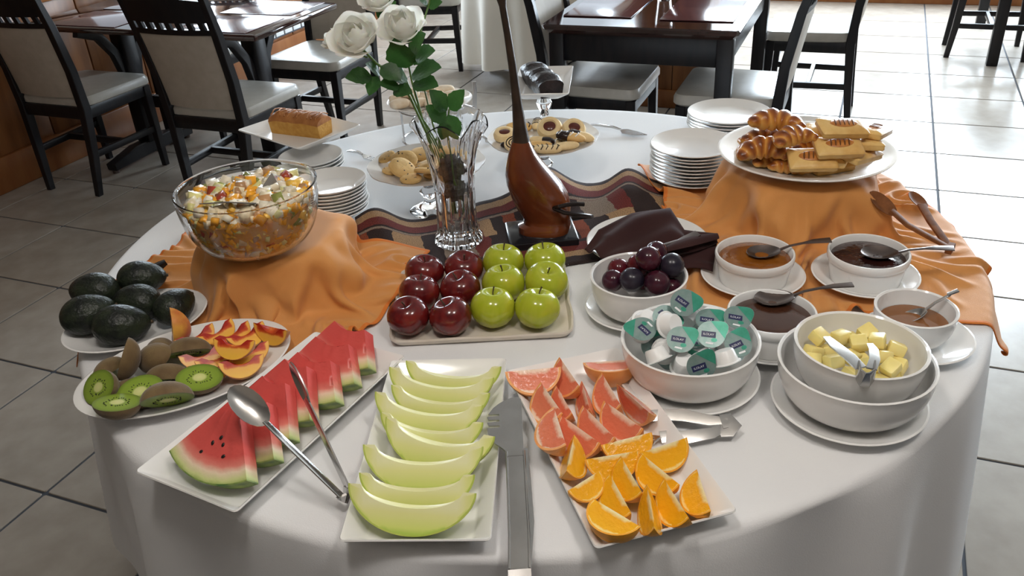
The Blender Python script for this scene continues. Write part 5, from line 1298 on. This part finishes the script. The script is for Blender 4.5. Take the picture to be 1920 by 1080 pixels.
# ------------------------------------------------------------------ pastry platter
PX, PY, PZ = .615, 1.650, .75+.122+.0075
single('platter', saucer_mb(.174, .020, 72), 'ceramic', 'big round white platter of croissants and puff pastries on the orange cloth', 'platter', (PX, PY, PZ))
FZ = PZ+.0065
def croissant_mesh(L, R, bend, seed):
    rnd = random.Random(seed); N = 54; rings = []; rads = []; n = 18
    for i in range(N+1):
        s = i/N; a = (s-.5)*bend
        rad = L/bend
        c = Vector((rad*math.sin(a), rad*(math.cos(a)-1), 0))
        e = math.sin(math.pi*min(1, max(0, s*.94+.03)))**.8
        ph = (s*5.2+.2) % 1; seg = (1-abs(2*ph-1))**.5
        r = R*e*(.70+.30*seg) + .0025
        t = Vector((math.cos(a), -math.sin(a), 0)); nrm = Vector((math.sin(a), math.cos(a), 0))
        ring = []
        for j in range(n):
            q = 2*math.pi*j/n; k = 1 + .05*math.sin(3*q+s*9)
            rads.append(max(0, min(1, .95*seg*(.45+.55*math.sin(q)) + .05)))
            ring.append(c + nrm*math.cos(q)*r*1.05*k + Vector((0, 0, 1))*(math.sin(q)*r*.85*k + R*.85))
        rings.append(ring)
    return MB().loft(rings, True, True, rad=rads).mesh('croissant', 'croissant', True, 60)
CM = [croissant_mesh(.104, .0205, 2.2, k) for k in range(2)] + [croissant_mesh(.092, .0195, 1.7, 5)]
crl = [((1425, 290), .022, (R_(35), 0, R_(-8)), 0, 'arched over the front of the heap', 1.05), ((1412, 312), .0, (0, 0, R_(8)), 1, 'flat at the front platter rim', .95), ((1462, 316), .0, (0, 0, R_(-25)), 2, 'flat in front, touching the puff pastry', .95), ((1400, 283), .010, (0, R_(6), R_(55)), 2, 'leaning out over the platter rim', 1.0), ((1440, 272), .030, (0, 0, R_(-20)), 1, 'in the middle of the heap', 1.05), ((1482, 290), .022, (R_(10), 0, R_(20)), 0, 'in the middle, against the puff pastries', 1.0), ((1450, 244), .058, (0, R_(4), R_(-12)), 0, 'topmost, darkest and glossy', 1.15), ((1500, 262), .030, (0, 0, R_(30)), 2, 'at the back, between heap and pastries', .95), ((1430, 262), .010, (0, 0, R_(170)), 1, 'low at the back of the heap', 1.0), ((1500, 246), .020, (0, 0, R_(150)), 2, 'small and dark behind the puff pastries', .9)]
for (px, dz, rot, k, l, s) in crl:
    p = P(px[0], px[1], FZ+dz+.022); p.z = FZ+dz
    d = Vector((p.x-PX, p.y-PY)); mx = .118
    if d.length > mx: d *= mx/d.length
    single('croissant', CM[k], None, 'croissant '+l, 'croissant', (PX+d.x, PY+d.y, p.z), rot, 'glazed croissants on the platter').scale = (s, s, s)
def puff():
    w, d, h = .084, .050, .024; rings = []
    for (dw, z) in ((.004, 0), (0, .003), (.001, .007), (-.001, .011), (.002, .013), (.008, .0150), (.020, .0170), (.034, .0185)):
        rings.append(rrect(w-dw, d-dw, .0035, z, 3))
    return MB().loft(rings, True, True).mesh('crust', 'pastry', True, 50)
PUF = puff()
slit = MB().ell((0, 0, 0), (.0019, .0105, .0016), 8, 6).mesh('slit', 'pastry_slit')
brown = MB().ell((0, 0, 0), (.026, .0125, .0026), 18, 8).mesh('browned_top', 'pastry_brown')
pfl = [((1538, 332), .0, (R_(24), 0, R_(-6)), 'at the front rim with browned slits', 1.05), ((1553, 290), .026, (R_(20), 0, R_(-3)), 'second tier, tilted to the front', 1.03), ((1562, 262), .050, (R_(14), R_(4), R_(2)), 'on top with a row of slits', 1.05), ((1580, 318), .0, (0, 0, R_(14)), 'flat behind the front one', 1.), ((1592, 300), .020, (R_(6), R_(6), R_(35)), 'in the middle of the pile on the outer side', 1.0), ((1605, 275), .036, (0, R_(8), R_(50)), 'high on the outer side of the pile', .95), ((1580, 250), .056, (0, 0, R_(-14)), 'pale, at the back top of the pile', 1.05), ((1618, 320), .0, (0, 0, R_(60)), 'low at the outer platter rim', .95), ((1550, 302), .010, (0, 0, R_(5)), 'buried under the tilted one', 1.0), ((1600, 262), .020, (0, 0, R_(30)), 'low at the back of the pile', 1.0), ((1625, 295), .016, (0, R_(10), R_(75)), 'on its side at the outer rim of the pile', .95)]
for (px, dz, rot, l, s) in pfl:
    p = P(px[0], px[1], FZ+dz+.018)
    d = Vector((p.x-PX, p.y-PY)); mx = .120
    if d.length > mx: d *= mx/d.length
    lift = .025*math.sin(rot[0])
    t = thing('puff_pastry', 'rectangular puff pastry '+l, 'pastry', (PX+d.x, PY+d.y, FZ+dz+lift), rot, 'puff pastries on the platter', (s, s, s))
    part('crust', PUF, None, t)
    part('browned_top', brown, None, t, loc=(0, 0, .0183), rot=(0, 0, .05))
    for k in range(5): part('slit', slit, None, t, loc=(-.016+.008*k, 0, .0200), rot=(0, 0, -.15))
# wooden tongs on the orange cloth
def strip_arm(pts, w, h, upv=(0, 0, 1)): return MB().bar(pts, w, h, upv=upv)
t = thing('wooden_tongs', 'dark wooden tongs with spoon ends lying on the orange cloth', 'tongs')
zt = .792
h_ = P(1782, 466, .776)
for (hd, mid) in (((1662, 386, .836), (1702, 422, .808)), ((1724, 378, .798), (1745, 415, .788))):
    e, m_ = P(*hd), P(*mid)
    d = (e-m_).normalized()
    part('arm', strip_arm([h_, h_.lerp(m_, .5), m_, e-d*.012], [.013, .014, .014, .016], [.005, .006, .006, .005]), 'tong_wood', t)
    hb = head_dish(.032, .0185, .006)
    part('spoon_end', hb, 'tong_wood', t, loc=e+d*.008, rot=orient(d, (.2, -.55, .8)))
part('hinge', MB().bar([P(1785, 460, .778), P(1778, 471, .778)], .012, .012), 'tong_wood', t)
# ------------------------------------------------------------------ brown napkin on its plate
NX, NY = .275, 1.532
single('plate', plate_mb(.120, .018), 'ceramic', 'white plate under the brown cloth napkin', 'plate', (NX, NY, TZ+.006))
def napkin():
    n, m = 40, 30; mb = MB()
    c = [P(1098, 466, .79), P(1258, 392, .80), P(1342, 440, .80), P(1338, 508, .785), P(1180, 505, .785)]
    # a sheet from the left plate rim to the right, peaked at the back corner
    A_, B_, C_, D_ = P(1096, 468, .778), P(1140, 500, .775), P(1336, 512, .772), P(1256, 392, .806)
    for i in range(n+1):
        u = i/n
        for j in range(m+1):
            v = j/m
            f0 = B_.lerp(C_, u)
            path = [A_, P(1122, 430, .800), P(1184, 402, .808), P(1256, 388, .815), P(1282, 428, .805), P(1346, 444, .800)]
            w_ = u*5; k_ = min(4, int(w_)); f1 = path[k_].lerp(path[k_+1], w_-k_)
            p = f0.lerp(f1, v)
            p.z += .020*math.sin(math.pi*v)*(.4+.6*math.sin(math.pi*u)) + .005*math.sin(9*u+4*v) + .004*math.sin(14*v-6*u)
            mb.v.append(p)
    q = m+1
    for i in range(n):
        for j in range(m): mb.f.append((i*q+j, (i+1)*q+j, (i+1)*q+j+1, i*q+j+1)); mb.m.append(0)
    return mb
o = tag(link('napkin', napkin().mesh('napkin', 'brown_cloth', True, 180, merge=False)), 'dark brown cloth napkin folded loosely over a white plate', 'napkin')
so = o.modifiers.new('thickness', 'SOLIDIFY'); so.thickness = .002; so.offset = 0
cr = []
for i in range(22):
    u = i/21; a = P(1250, 470, .808).lerp(P(1346, 446, .806), u); 
    rr_ = .010 + .006*math.sin(math.pi*u)
    cr.append([a + Vector((0, math.cos(q)*rr_*1.3, math.sin(q)*rr_*.8)) for q in [R_(-150+300*k/12) for k in range(13)]])
part('rolled_corner', MB().loft(cr, False, False, closed=False), 'brown_cloth', o, ang=180)
fk = thing('fork', 'dark steel fork lying on the brown napkin', 'fork', P(1222, 470, .806), aim(P(1275, 452, .812), P(1222, 470, .806)))
part('handle', MB().bar([(0, 0, 0), (.03, 0, .003), (.06, 0, .002)], [.010, .008, .006], .003), 'steel_dark', fk)
part('head', MB().bar([(.058, 0, .002), (.072, 0, 0), (.10, 0, .004)], [.008, .022, .020], .002), 'steel_dark', fk)
# ------------------------------------------------------------------ milk portion pods
def lid_outline():
    r, out = .0195, []
    for k in range(40):
        a = 2*math.pi*k/40
        rr = r*(1 + .40*max(0, math.cos(a-R_(35)))**9)
        out.append((rr*math.cos(a), rr*math.sin(a)))
    return out
ol_ = lid_outline()
pod_body = MB().lathe([(0, 0), (.0125, 0), (.014, .002), (.0165, .0165), (.0195, .0175), (.0195, .0187), (0, .0187)], 32).mesh('cup_body', 'pod_white')
lidm = MB().loft([[(x, y, .0187) for x, y in ol_], [(x, y, .0193) for x, y in ol_]], True, True).mesh('lid', 'foil', True, 30)
sw_ = MB()
crescent = [(x, y) for (x, y) in ol_ if x*.82+y*.57 > .0095]
sw_.add([(x*.985, y*.985, .01945) for x, y in crescent], [tuple(range(len(crescent)))])
swoosh = sw_.mesh('green_corner', 'foil_green', False, merge=False)
lg = MB().add([(-.0135, -.0038, .01950), (.0060, -.0055, .01950), (.0068, .0032, .01950), (-.0127, .0049, .01950)], [(0, 1, 2, 3)])
logo_me = lg.mesh('logo_panel', 'print_navy', False, merge=False)
cu = bpy.data.curves.new('lettering', 'FONT'); cu.body = 'ILOLAY'; cu.size = .0044; cu.align_x = 'CENTER'; cu.align_y = 'CENTER'
tmp = bpy.data.objects.new('lettering_source', cu); COL.objects.link(tmp)
bpy.context.view_layer.update()
dg = bpy.context.evaluated_depsgraph_get(); txt_me = bpy.data.meshes.new_from_object(tmp.evaluated_get(dg)); txt_me.materials.clear(); txt_me.materials.append(MAT['print_white'])
bpy.data.objects.remove(tmp); txt_me.name = 'lettering'
blot = MB().add([(-.008, -.0135, .0195), (.002, -.0150, .0195), (.003, -.0125, .0195), (-.007, -.0110, .0195)], [(0, 1, 2, 3)]).mesh('small_print', 'print_white', False, merge=False)
blob = MB().add([(.004+.0042*math.cos(2*math.pi*k/12), -.0085+.0030*math.sin(2*math.pi*k/12), .01948) for k in range(12)], [tuple(range(12))]).mesh('green_patch', 'foil_green', False, merge=False)
def pod(px, z, tilt, az, spin, lab, s=1.0):
    t = thing('milk_pod', lab, 'milk portion', P(px[0], px[1], z), (0, 0, 0), 'milk portions in the white bowl', (s, s, s))
    ax = Vector((math.cos(R_(az)), math.sin(R_(az)), 0))       # direction the lid leans to
    q = Matrix.Rotation(R_(tilt), 3, Vector((-ax.y, ax.x, 0))) @ Matrix.Rotation(R_(spin), 3, 'Z')
    t.rotation_euler = q.to_euler(); t.location -= q @ Vector((0, 0, .010))*s
    part('cup_body', pod_body, None, t); ld = part('lid', lidm, None, t, 'printed silver and green foil lid')
    for me in (swoosh, logo_me, blot, blob): part(me.name.split('.')[0], me, None, ld)
    part('lettering', txt_me, None, ld, loc=(-.0034, -.0004, .0197), rot=(0, 0, R_(-5)))
b0 = .826
cz = SZ
podl = [((1281, 571), .868, 55, -100, -40, 'topmost milk pod leaning on the bowl rim'), ((1239, 596), .848, 40, -80, -50, 'milk pod behind the tilted white one'), ((1203, 625), .838, 25, -95, 130, 'milk pod by the bowl wall with green corner turned out'), ((1254, 612), .852, 118, 130, 0, 'milk pod tipped on its lid, white base showing'), ((1333, 607), .842, 24, -90, -10, 'milk pod at the back, beside the jam pots'), ((1384, 606), .842, 26, -80, -8, 'milk pod at the back rim with broad green corner'), ((1278, 648), .842, 34, -100, -14, 'milk pod in the front centre with clear lettering'), ((1333, 634), .846, 38, -100, -10, 'milk pod in the middle, lid turned to the front'), ((1378, 650), .838, 36, -80, 28, 'milk pod by the front rim facing the butter'), ((1245, 655), .828, 120, 60, 0, 'upturned milk pod at the front left of the heap'), ((1290, 600), .838, 70, 60, 30, 'milk pod on edge in the heart of the heap'), ((1283, 676), .824, 165, 90, 0, 'upturned milk pod flat against the front wall'), ((1325, 670), .826, 105, 220, 60, 'milk pod lying sideways at the front, lid to the outside'), ((1360, 628), .826, 130, 30, 0, 'upturned milk pod between the lids on the butter side'), ((1225, 645), .815, 60, -90, 70, 'milk pod deep in the bowl by the wall'), ((1342, 590), .822, 150, 90, 0, 'upturned milk pod half buried at the back'), ((1310, 620), .815, 20, 0, 0, 'milk pod buried in the middle of the bowl'), ((1300, 655), .812, 10, 90, 0, 'milk pod at the bottom of the bowl'), ((1222, 672), .834, 140, -60, 0, 'upturned milk pod low at the front wall by the grapefruit'), ((1312, 682), .834, 75, -95, 20, 'milk pod standing on edge against the front wall'), ((1365, 676), .836, 150, -60, 0, 'upturned milk pod by the front rim on the butter side'), ((1205, 600), .836, 140, 120, 0, 'upturned milk pod by the wall on the plum side')]
for (px, z, ti, az, sp, lab) in podl:
    p = P(px[0], px[1], z); lim = .070 if z < .85 else .085
    d = Vector((p.x-.263, p.y-1.083))
    pod(px, z, ti, az, sp, lab, 1.06)
# ------------------------------------------------------------------ butter cubes and tongs
bm_ = MB()
bm_.box((0, 0, 0), (.024, .022, .018), bev=.003)
but = bm_.mesh('butter_cube', 'butter')
bl = [((1512, 640), .838, 10), ((1545, 625), .846, 40), ((1530, 660), .836, -20), ((1575, 622), .850, 25), ((1568, 668), .840, 15), ((1600, 630), .852, -10), ((1625, 608), .848, 20), ((1645, 632), .852, 60), ((1600, 652), .844, 35), ((1658, 655), .842, 10), ((1690, 650), .842, -25), ((1672, 678), .838, 30), ((1632, 680), .838, -5), ((1600, 690), .834, 20), ((1700, 672), .832, 45), ((1645, 695), .832, 10), ((1590, 605), .838, 0), ((1548, 690), .830, 30), ((1665, 625), .836, 0), ((1620, 660), .836, 15), ((1555, 645), .828, 0), ((1690, 690), .826, 0)]
bdesc = ['by the bowl wall on the milk side', 'near the wall behind the tongs', 'at the wall below the tongs', 'at the tips of the tongs', 'under the tong arm', 'in the middle of the heap', 'highest at the back wall', 'tilted, right beside the highest one', 'between the tong arms', 'on the honey cup side of the heap', 'by the wall on the honey cup side', 'front, towards the honey cup', 'front, beside the tong bend', 'front, under the tong bend', 'low by the wall on the honey cup side', 'low at the front wall', 'low at the back wall', 'low at the front wall on the milk side', 'behind the tilted one', 'buried under the tong arms', 'buried on the milk side', 'buried at the front on the honey cup side']
for k, (px, z, yaw) in enumerate(bl):
    p = P(px[0], px[1], z); d = Vector((p.x-.487, p.y-1.008)); mx = .030 + (z-.80)*.75
    if d.length > mx: d *= mx/d.length
    single('butter_cube', but, None, 'pale yellow butter cube '+bdesc[k], 'butter', (.487+d.x, 1.008+d.y, z-.012), (R_(random.uniform(-25, 25)), R_(random.uniform(-25, 25)), R_(yaw)), 'butter cubes in the nested bowl')
t = thing('butter_tongs', 'small steel tongs hooked over the rim of the butter bowl', 'tongs')
h0, h1 = P(1622, 705, .866), P(1640, 705, .866)
part('arm', MB().bar([P(1550, 632, .864), P(1566, 648, .870), P(1592, 668, .872), P(1614, 690, .870)], [.010, .016, .018, .016], [.002, .0025, .0025, .0025]), 'steel', t)
part('arm', MB().bar([P(1631, 645, .866), P(1638, 656, .870), P(1640, 675, .872), P(1634, 692, .870)], [.008, .012, .014, .014], [.002, .0025, .0025, .0025]), 'steel', t)
part('bend', MB().bar([P(1608, 686, .870), P(1610, 702, .866), P(1618, 712, .863), P(1630, 712, .863), P(1640, 702, .866), P(1638, 686, .870)], .0022, .024), 'steel', t)
# ------------------------------------------------------------------ serving tongs
t = thing('serving_tongs', 'steel tongs with spoon end resting open across the watermelon slices', 'tongs')
e1, g1 = P(466, 760, .880), P(640, 930, TZ+.030)
d = (g1-e1).normalized()
part('spoon_end', head_dish(.034, .019, .007), 'steel', t, loc=e1, rot=orient(d, (.35, -.75, .6)))
part('arm', MB().bar([e1+d*.030, e1.lerp(g1, .45), e1.lerp(g1, .8), g1], [.010, .013, .012, .012], [.0022]*4, upv=(.5, .2, .9)), 'steel', t)
e2, g2 = P(554, 706, .885), P(652, 915, TZ+.034)
d = (g2-e2).normalized()
part('arm', MB().bar([e2+d*.034, e2.lerp(g2, .5), e2.lerp(g2, .8), g2], [.012, .013, .013, .013], [.0025]*4, upv=(-.8, -.2, .4)), 'steel', t)
part('spoon_end', head_dish(.034, .016, .006), 'steel', t, loc=e2+d*.012, rot=orient(d, (-.9, -.15, .35)))
part('hinge', MB().bar([g1, P(640, 938, TZ+.018), P(648, 938, TZ+.018), g2], [.014]*4, [.003]*4, upv=(0, 0, 1)), 'steel', t)
# large fork tongs between the platters
t = thing('serving_tongs', 'large steel tongs with slotted flat head lying between melon and grapefruit platters', 'tongs')
hd, hn = P(958, 790, TZ+.050), P(974, 1068, TZ+.022)
d = (hn-hd).normalized(); side = Vector((0, 0, 1)).cross(d).normalized()
hp = MB(); out = []
def hpt(a, b): return hd + d*a + side*b
# flat head outline with three slots cut into its outer side (side points to +x?)
sg = 1 if side.x < 0 else -1
ol2 = [(-.046, -.012), (-.045, -.004), (-.041, .006), (-.034, .016), (-.026, .024), (-.016, .030)]
for k in range(3):
    a = -.014 + k*.011
    ol2 += [(a, .031), (a+.001, .016), (a+.004, .016), (a+.005, .033)]
ol2 += [(.022, .0325), (.032, .029), (.042, .023), (.050, .015), (.056, .010), (.066, .0095), (.066, -.0145), (-.030, -.0165), (-.041, -.0155)]
lo = [hpt(a, b*sg) for a, b in ol2]; up_ = [p+Vector((0, 0, .0022)) for p in lo]
hp.loft([lo, up_], True, True)
part('head', hp, 'steel', t, ang=30)
part('arm', MB().bar([hpt(.055, -.004*sg), hpt(.12, -.004*sg), hd.lerp(hn, .8)+side*(-.002*sg), hn], [.026, .026, .026, .026], [.003, .004, .004, .003]), 'steel', t)
for q in (-1, 1):
    part('rib', MB().tube([hpt(.058, -.0035*sg+q*.0115)+Vector((0, 0, .002)), hd.lerp(hn, .8)+side*(-.002*sg+q*.0118)+Vector((0, 0, .002)), hn+side*q*.0118+Vector((0, 0, .0015))], .0016, 6), 'steel', t)
lowarm = [hn+Vector((0, 0, -.019)), hd.lerp(hn, .6)+Vector((.010, 0, -.032)), hd.lerp(hn, .25)+Vector((.010, 0, -.040)), hd+d*.01+Vector((.006, 0, -.042))]
part('arm', MB().bar(lowarm, [.024, .024, .024, .030], .003), 'steel', t)
part('hinge', MB().bar([hn, hn+d*.014+Vector((0, 0, -.003)), hn+d*.016+Vector((0, 0, -.012)), hn+Vector((0, 0, -.019))], [.027]*4, .003, upv=(0, -1, 0)), 'steel', t)
# small claw tongs next to the oranges
t = thing('serving_tongs', 'small steel claw tongs beside the orange wedges', 'tongs')
zz = TZ+.016
for (pts, nm) in (([(1364, 790), (1330, 788), (1280, 778), (1240, 778), (1218, 780)], 0), ([(1364, 802), (1335, 812), (1285, 820), (1252, 818), (1238, 820)], 1)):
    q = [P(x, y, zz+(.006 if nm == 0 else 0)) for x, y in pts]
    part('arm', MB().bar(q, [.010, .016, .019, .016, .018], [.0025]*5, upv=(0, -.5, .9)), 'steel', t)
    e = q[-1]
    for k in (-1, 0, 1): part('claw', MB().bar([e, e+Vector((-.010, .006*k, -.002)), e+Vector((-.014, .007*k, -.010))], [.005, .004, .002], .002), 'steel', t)
part('bend', MB().bar([P(1352, 791, zz+.006), P(1368, 789, zz+.006), P(1376, 797, zz+.003), P(1368, 806, zz), P(1350, 806, zz)], [.022]*5, .003, upv=(0, -.4, 1)), 'steel', t)

# ------------------------------------------------------------------ let the heaps settle: push pieces apart, rest them on their plates
_n = 260; _k = np.arange(_n)+.5; _ph = np.arccos(1-2*_k/_n); _th = math.pi*(1+5**.5)*_k
DIRS = np.stack([np.cos(_th)*np.sin(_ph), np.sin(_th)*np.sin(_ph), np.cos(_ph)], 1)
def interp_profile(rs, zs):
    rs, zs = np.array(rs), np.array(zs)
    def f(r): return np.interp(r, rs, zs), np.interp(r+.0005, rs, zs)-np.interp(r-.0005, rs, zs)
    return f
def round_floor(c, z0, rs, zs, rot=0., sy=1.):
    """height and upward normal of a turned dish at x, y"""
    prof = interp_profile(rs, zs); ca, sa = math.cos(rot), math.sin(rot)
    def f(p):
        dx, dy = p[:, 0]-c[0], p[:, 1]-c[1]; u = dx*ca+dy*sa; v = (-dx*sa+dy*ca)/sy
        r = np.hypot(u, v)+1e-9; z, dz = prof(r); sl = dz/.001
        gx, gy = u/r*sl, v/r*sl/sy
        n = np.stack([-(gx*ca-gy*sa), -(gx*sa+gy*ca), np.ones_like(z)], 1)
        return z0+z, n/np.linalg.norm(n, axis=1)[:, None]
    return f
def saucer_floor(c, z0, R, h, rot=0., sy=1.): return round_floor(c, z0, [0, R*.58, R*.66, R*.93, R, R+.004], [.006, .0065, .0085, h*.96, h+.002, h+.002], rot, sy)
def bowl_floor(c, z0, R, h, rb, th=.0045, pw=.75):
    t = np.linspace(0, math.pi/2, 24); r = rb+(R-rb)*np.sin(t)**pw-th; z = .006+th+(h-.006-th)*(1-np.cos(t))
    return round_floor(c, z0, [0]+list(r)+[R], [.006+th]+list(z)+[h+.05])
def rect_floor(c, z0, w, d, h, inset, rot):
    ca, sa = math.cos(rot), math.sin(rot)
    def f(p):
        dx, dy = p[:, 0]-c[0], p[:, 1]-c[1]; u = dx*ca+dy*sa; v = -dx*sa+dy*ca
        e = np.maximum(np.abs(u)-(w/2-inset), np.abs(v)-(d/2-inset))
        z = z0 + .0058 + np.clip(e, 0, inset)*(h-.006)/inset
        n = np.zeros((len(p), 3)); n[:, 2] = 1
        return z, n
    return f
def plane_floor(z): return lambda p: (np.full(len(p), z), np.tile((0., 0., 1.), (len(p), 1)))
bpy.context.view_layer.update()
def settle(names, floor, iters=160, spring=.02, grav=.0007, slop=.0005, split=1, only=None, flat=False, limit=None, zspring=0.):
    roots = [o for o in bpy.data.objects if o.parent is None and o.get('group') in names]
    V, H, owner = [], [], []
    for i, r in enumerate(roots):
        pts = []
        for o in [r]+list(r.children):
            if o.type != 'MESH' or (only and o is not r and o.name.split('.')[0] not in only): continue
            co = np.empty(len(o.data.vertices)*3); o.data.vertices.foreach_get('co', co); co = co.reshape(-1, 3)
            M = np.array(o.matrix_world); pts.append((co, M))
        loc = np.array(r.matrix_world)[:3, 3]
        W_ = np.vstack([c @ M[:3, :3].T + M[:3, 3] - loc for c, M in pts]); V.append(W_)
        k = split(r) if callable(split) else split
        x = np.vstack([c for c, M in pts])[:, 0]; ed = np.linspace(x.min(), x.max(), k+1)
        for q in range(k):
            m = (x >= ed[q]-1e-6) & (x <= ed[q+1]+1e-6)
            H.append((W_[m] @ DIRS.T).max(0)); owner.append(i)
    H = np.array(H); owner = np.array(owner); opp = np.array([int(np.argmin(((DIRS+d)**2).sum(1))) for d in DIRS])
    X = np.array([np.array(r.matrix_world)[:3, 3] for r in roots]); X0 = X.copy()
    a, b = np.triu_indices(len(owner), 1); ok = owner[a] != owner[b]; a, b = a[ok], b[ok]
    HS = H[a] + H[b][:, opp]            # width of the pair along each direction, b ahead of a
    ia, ib = owner[a], owner[b]
    Vs = [v if len(v) < 500 else v[::max(1, len(v)//400)] for v in V]
    for it in range(iters):
        late = it > iters*.72
        X[:, :2] += (X0[:, :2]-X[:, :2])*(0 if late else spring)
        if not late: X[:, 2] += (X0[:, 2]-X[:, 2])*zspring - grav
        rel = X[ib]-X[ia]
        near = np.where((rel**2).sum(1) < .16**2)[0]
        ov = HS[near] - rel[near] @ DIRS.T; j = ov.argmin(1); dep = ov[np.arange(len(near)), j]-slop
        hit = dep > 0; push = np.zeros_like(X); cnt = np.zeros(len(X))
        d = DIRS[j[hit]]*(dep[hit]*.5)[:, None]
        if flat: d[:, 2] *= .25
        np.add.at(push, ib[near[hit]], d); np.add.at(push, ia[near[hit]], -d)
        X += push*.45
        for i, v in enumerate(Vs):
            p = v+X[i]; z, n = floor(p); g = z-p[:, 2]; q = int(np.argmax(g*n[:, 2]))
            if g[q] > .0003: X[i] += n[q]*(g[q]-.0003)*n[q, 2]*(1 if n[q, 2] > .5 else .8)
            if limit is not None:
                e = X[i, :2]-np.array(limit[0]); l = np.hypot(*e)
                if l > limit[1]: X[i, :2] = np.array(limit[0])+e*limit[1]/l
    for r, x in zip(roots, X): r.location = Vector(x)
tray_pl = lambda p: (TZ+.0038+.0053+(p[:, 1]-1.348)*math.tan(R_(1.8)), np.tile((0., 0., 1.), (len(p), 1)))
settle(['apples on the cream tray'], tray_pl, only=('skin',), flat=True)
settle(['whole avocados on the oval plate'], saucer_floor((-.680, 1.345), TZ+.0034, .125, .018, R_(32), .80), only=('skin',), flat=True)
settle(['kiwi halves on the oval plate', 'peach slices on the oval plate'], saucer_floor((-.540, 1.182), TZ+.004, .172, .019, R_(31), .71), only=('skin', 'flesh', 'cut_face'), spring=.03)
settle(['grapefruit wedges on the platter', 'orange wedges on the platter'], rect_floor((.121, .9375), TZ, .186, .386, .026, .024, R_(14.4)), spring=.03)
settle(['melon slices on the platter'], rect_floor((-.122, .950), TZ, .186, .386, .026, .024, R_(-4.2)), split=9, spring=.005, iters=200)
settle(['plums in the white bowl'], bowl_floor((.219, 1.294), SZ, .083, .072, .045), grav=0., zspring=.02)
settle(['milk portions in the white bowl'], bowl_floor((.263, 1.083), SZ, .103, .076, .052), only=('cup_body', 'lid'), grav=0., zspring=.03, spring=.03, limit=((.263, 1.083), .074))
settle(['butter cubes in the nested bowl'], bowl_floor((.487, 1.008), SZ+.0225, .091, .074, .046), grav=0., zspring=.03, limit=((.487, 1.008), .062))
settle(['glazed croissants on the platter', 'puff pastries on the platter'], saucer_floor((PX, PY), PZ, .174, .020), only=('crust',), split=lambda r: 6 if 'croissant' in r.name else 1, spring=.03, iters=260, grav=.0012, limit=((PX, PY), .128))
settle(['plain round cookies on the glass stand'], round_floor(CL, TZ+.098, [0, .077, .084, .124, .13], [.0045, .0045, .006, .0145, .0165]), only=('biscuit',))
settle(['decorated cookies on the glass stand'], round_floor(CR, TZ+.098, [0, .077, .084, .124, .13], [.0045, .0045, .006, .0145, .0165]), only=('biscuit',))
settle(['sugared biscuits on the wire stand'], saucer_floor(BS, TZ+bh, .114, .016))
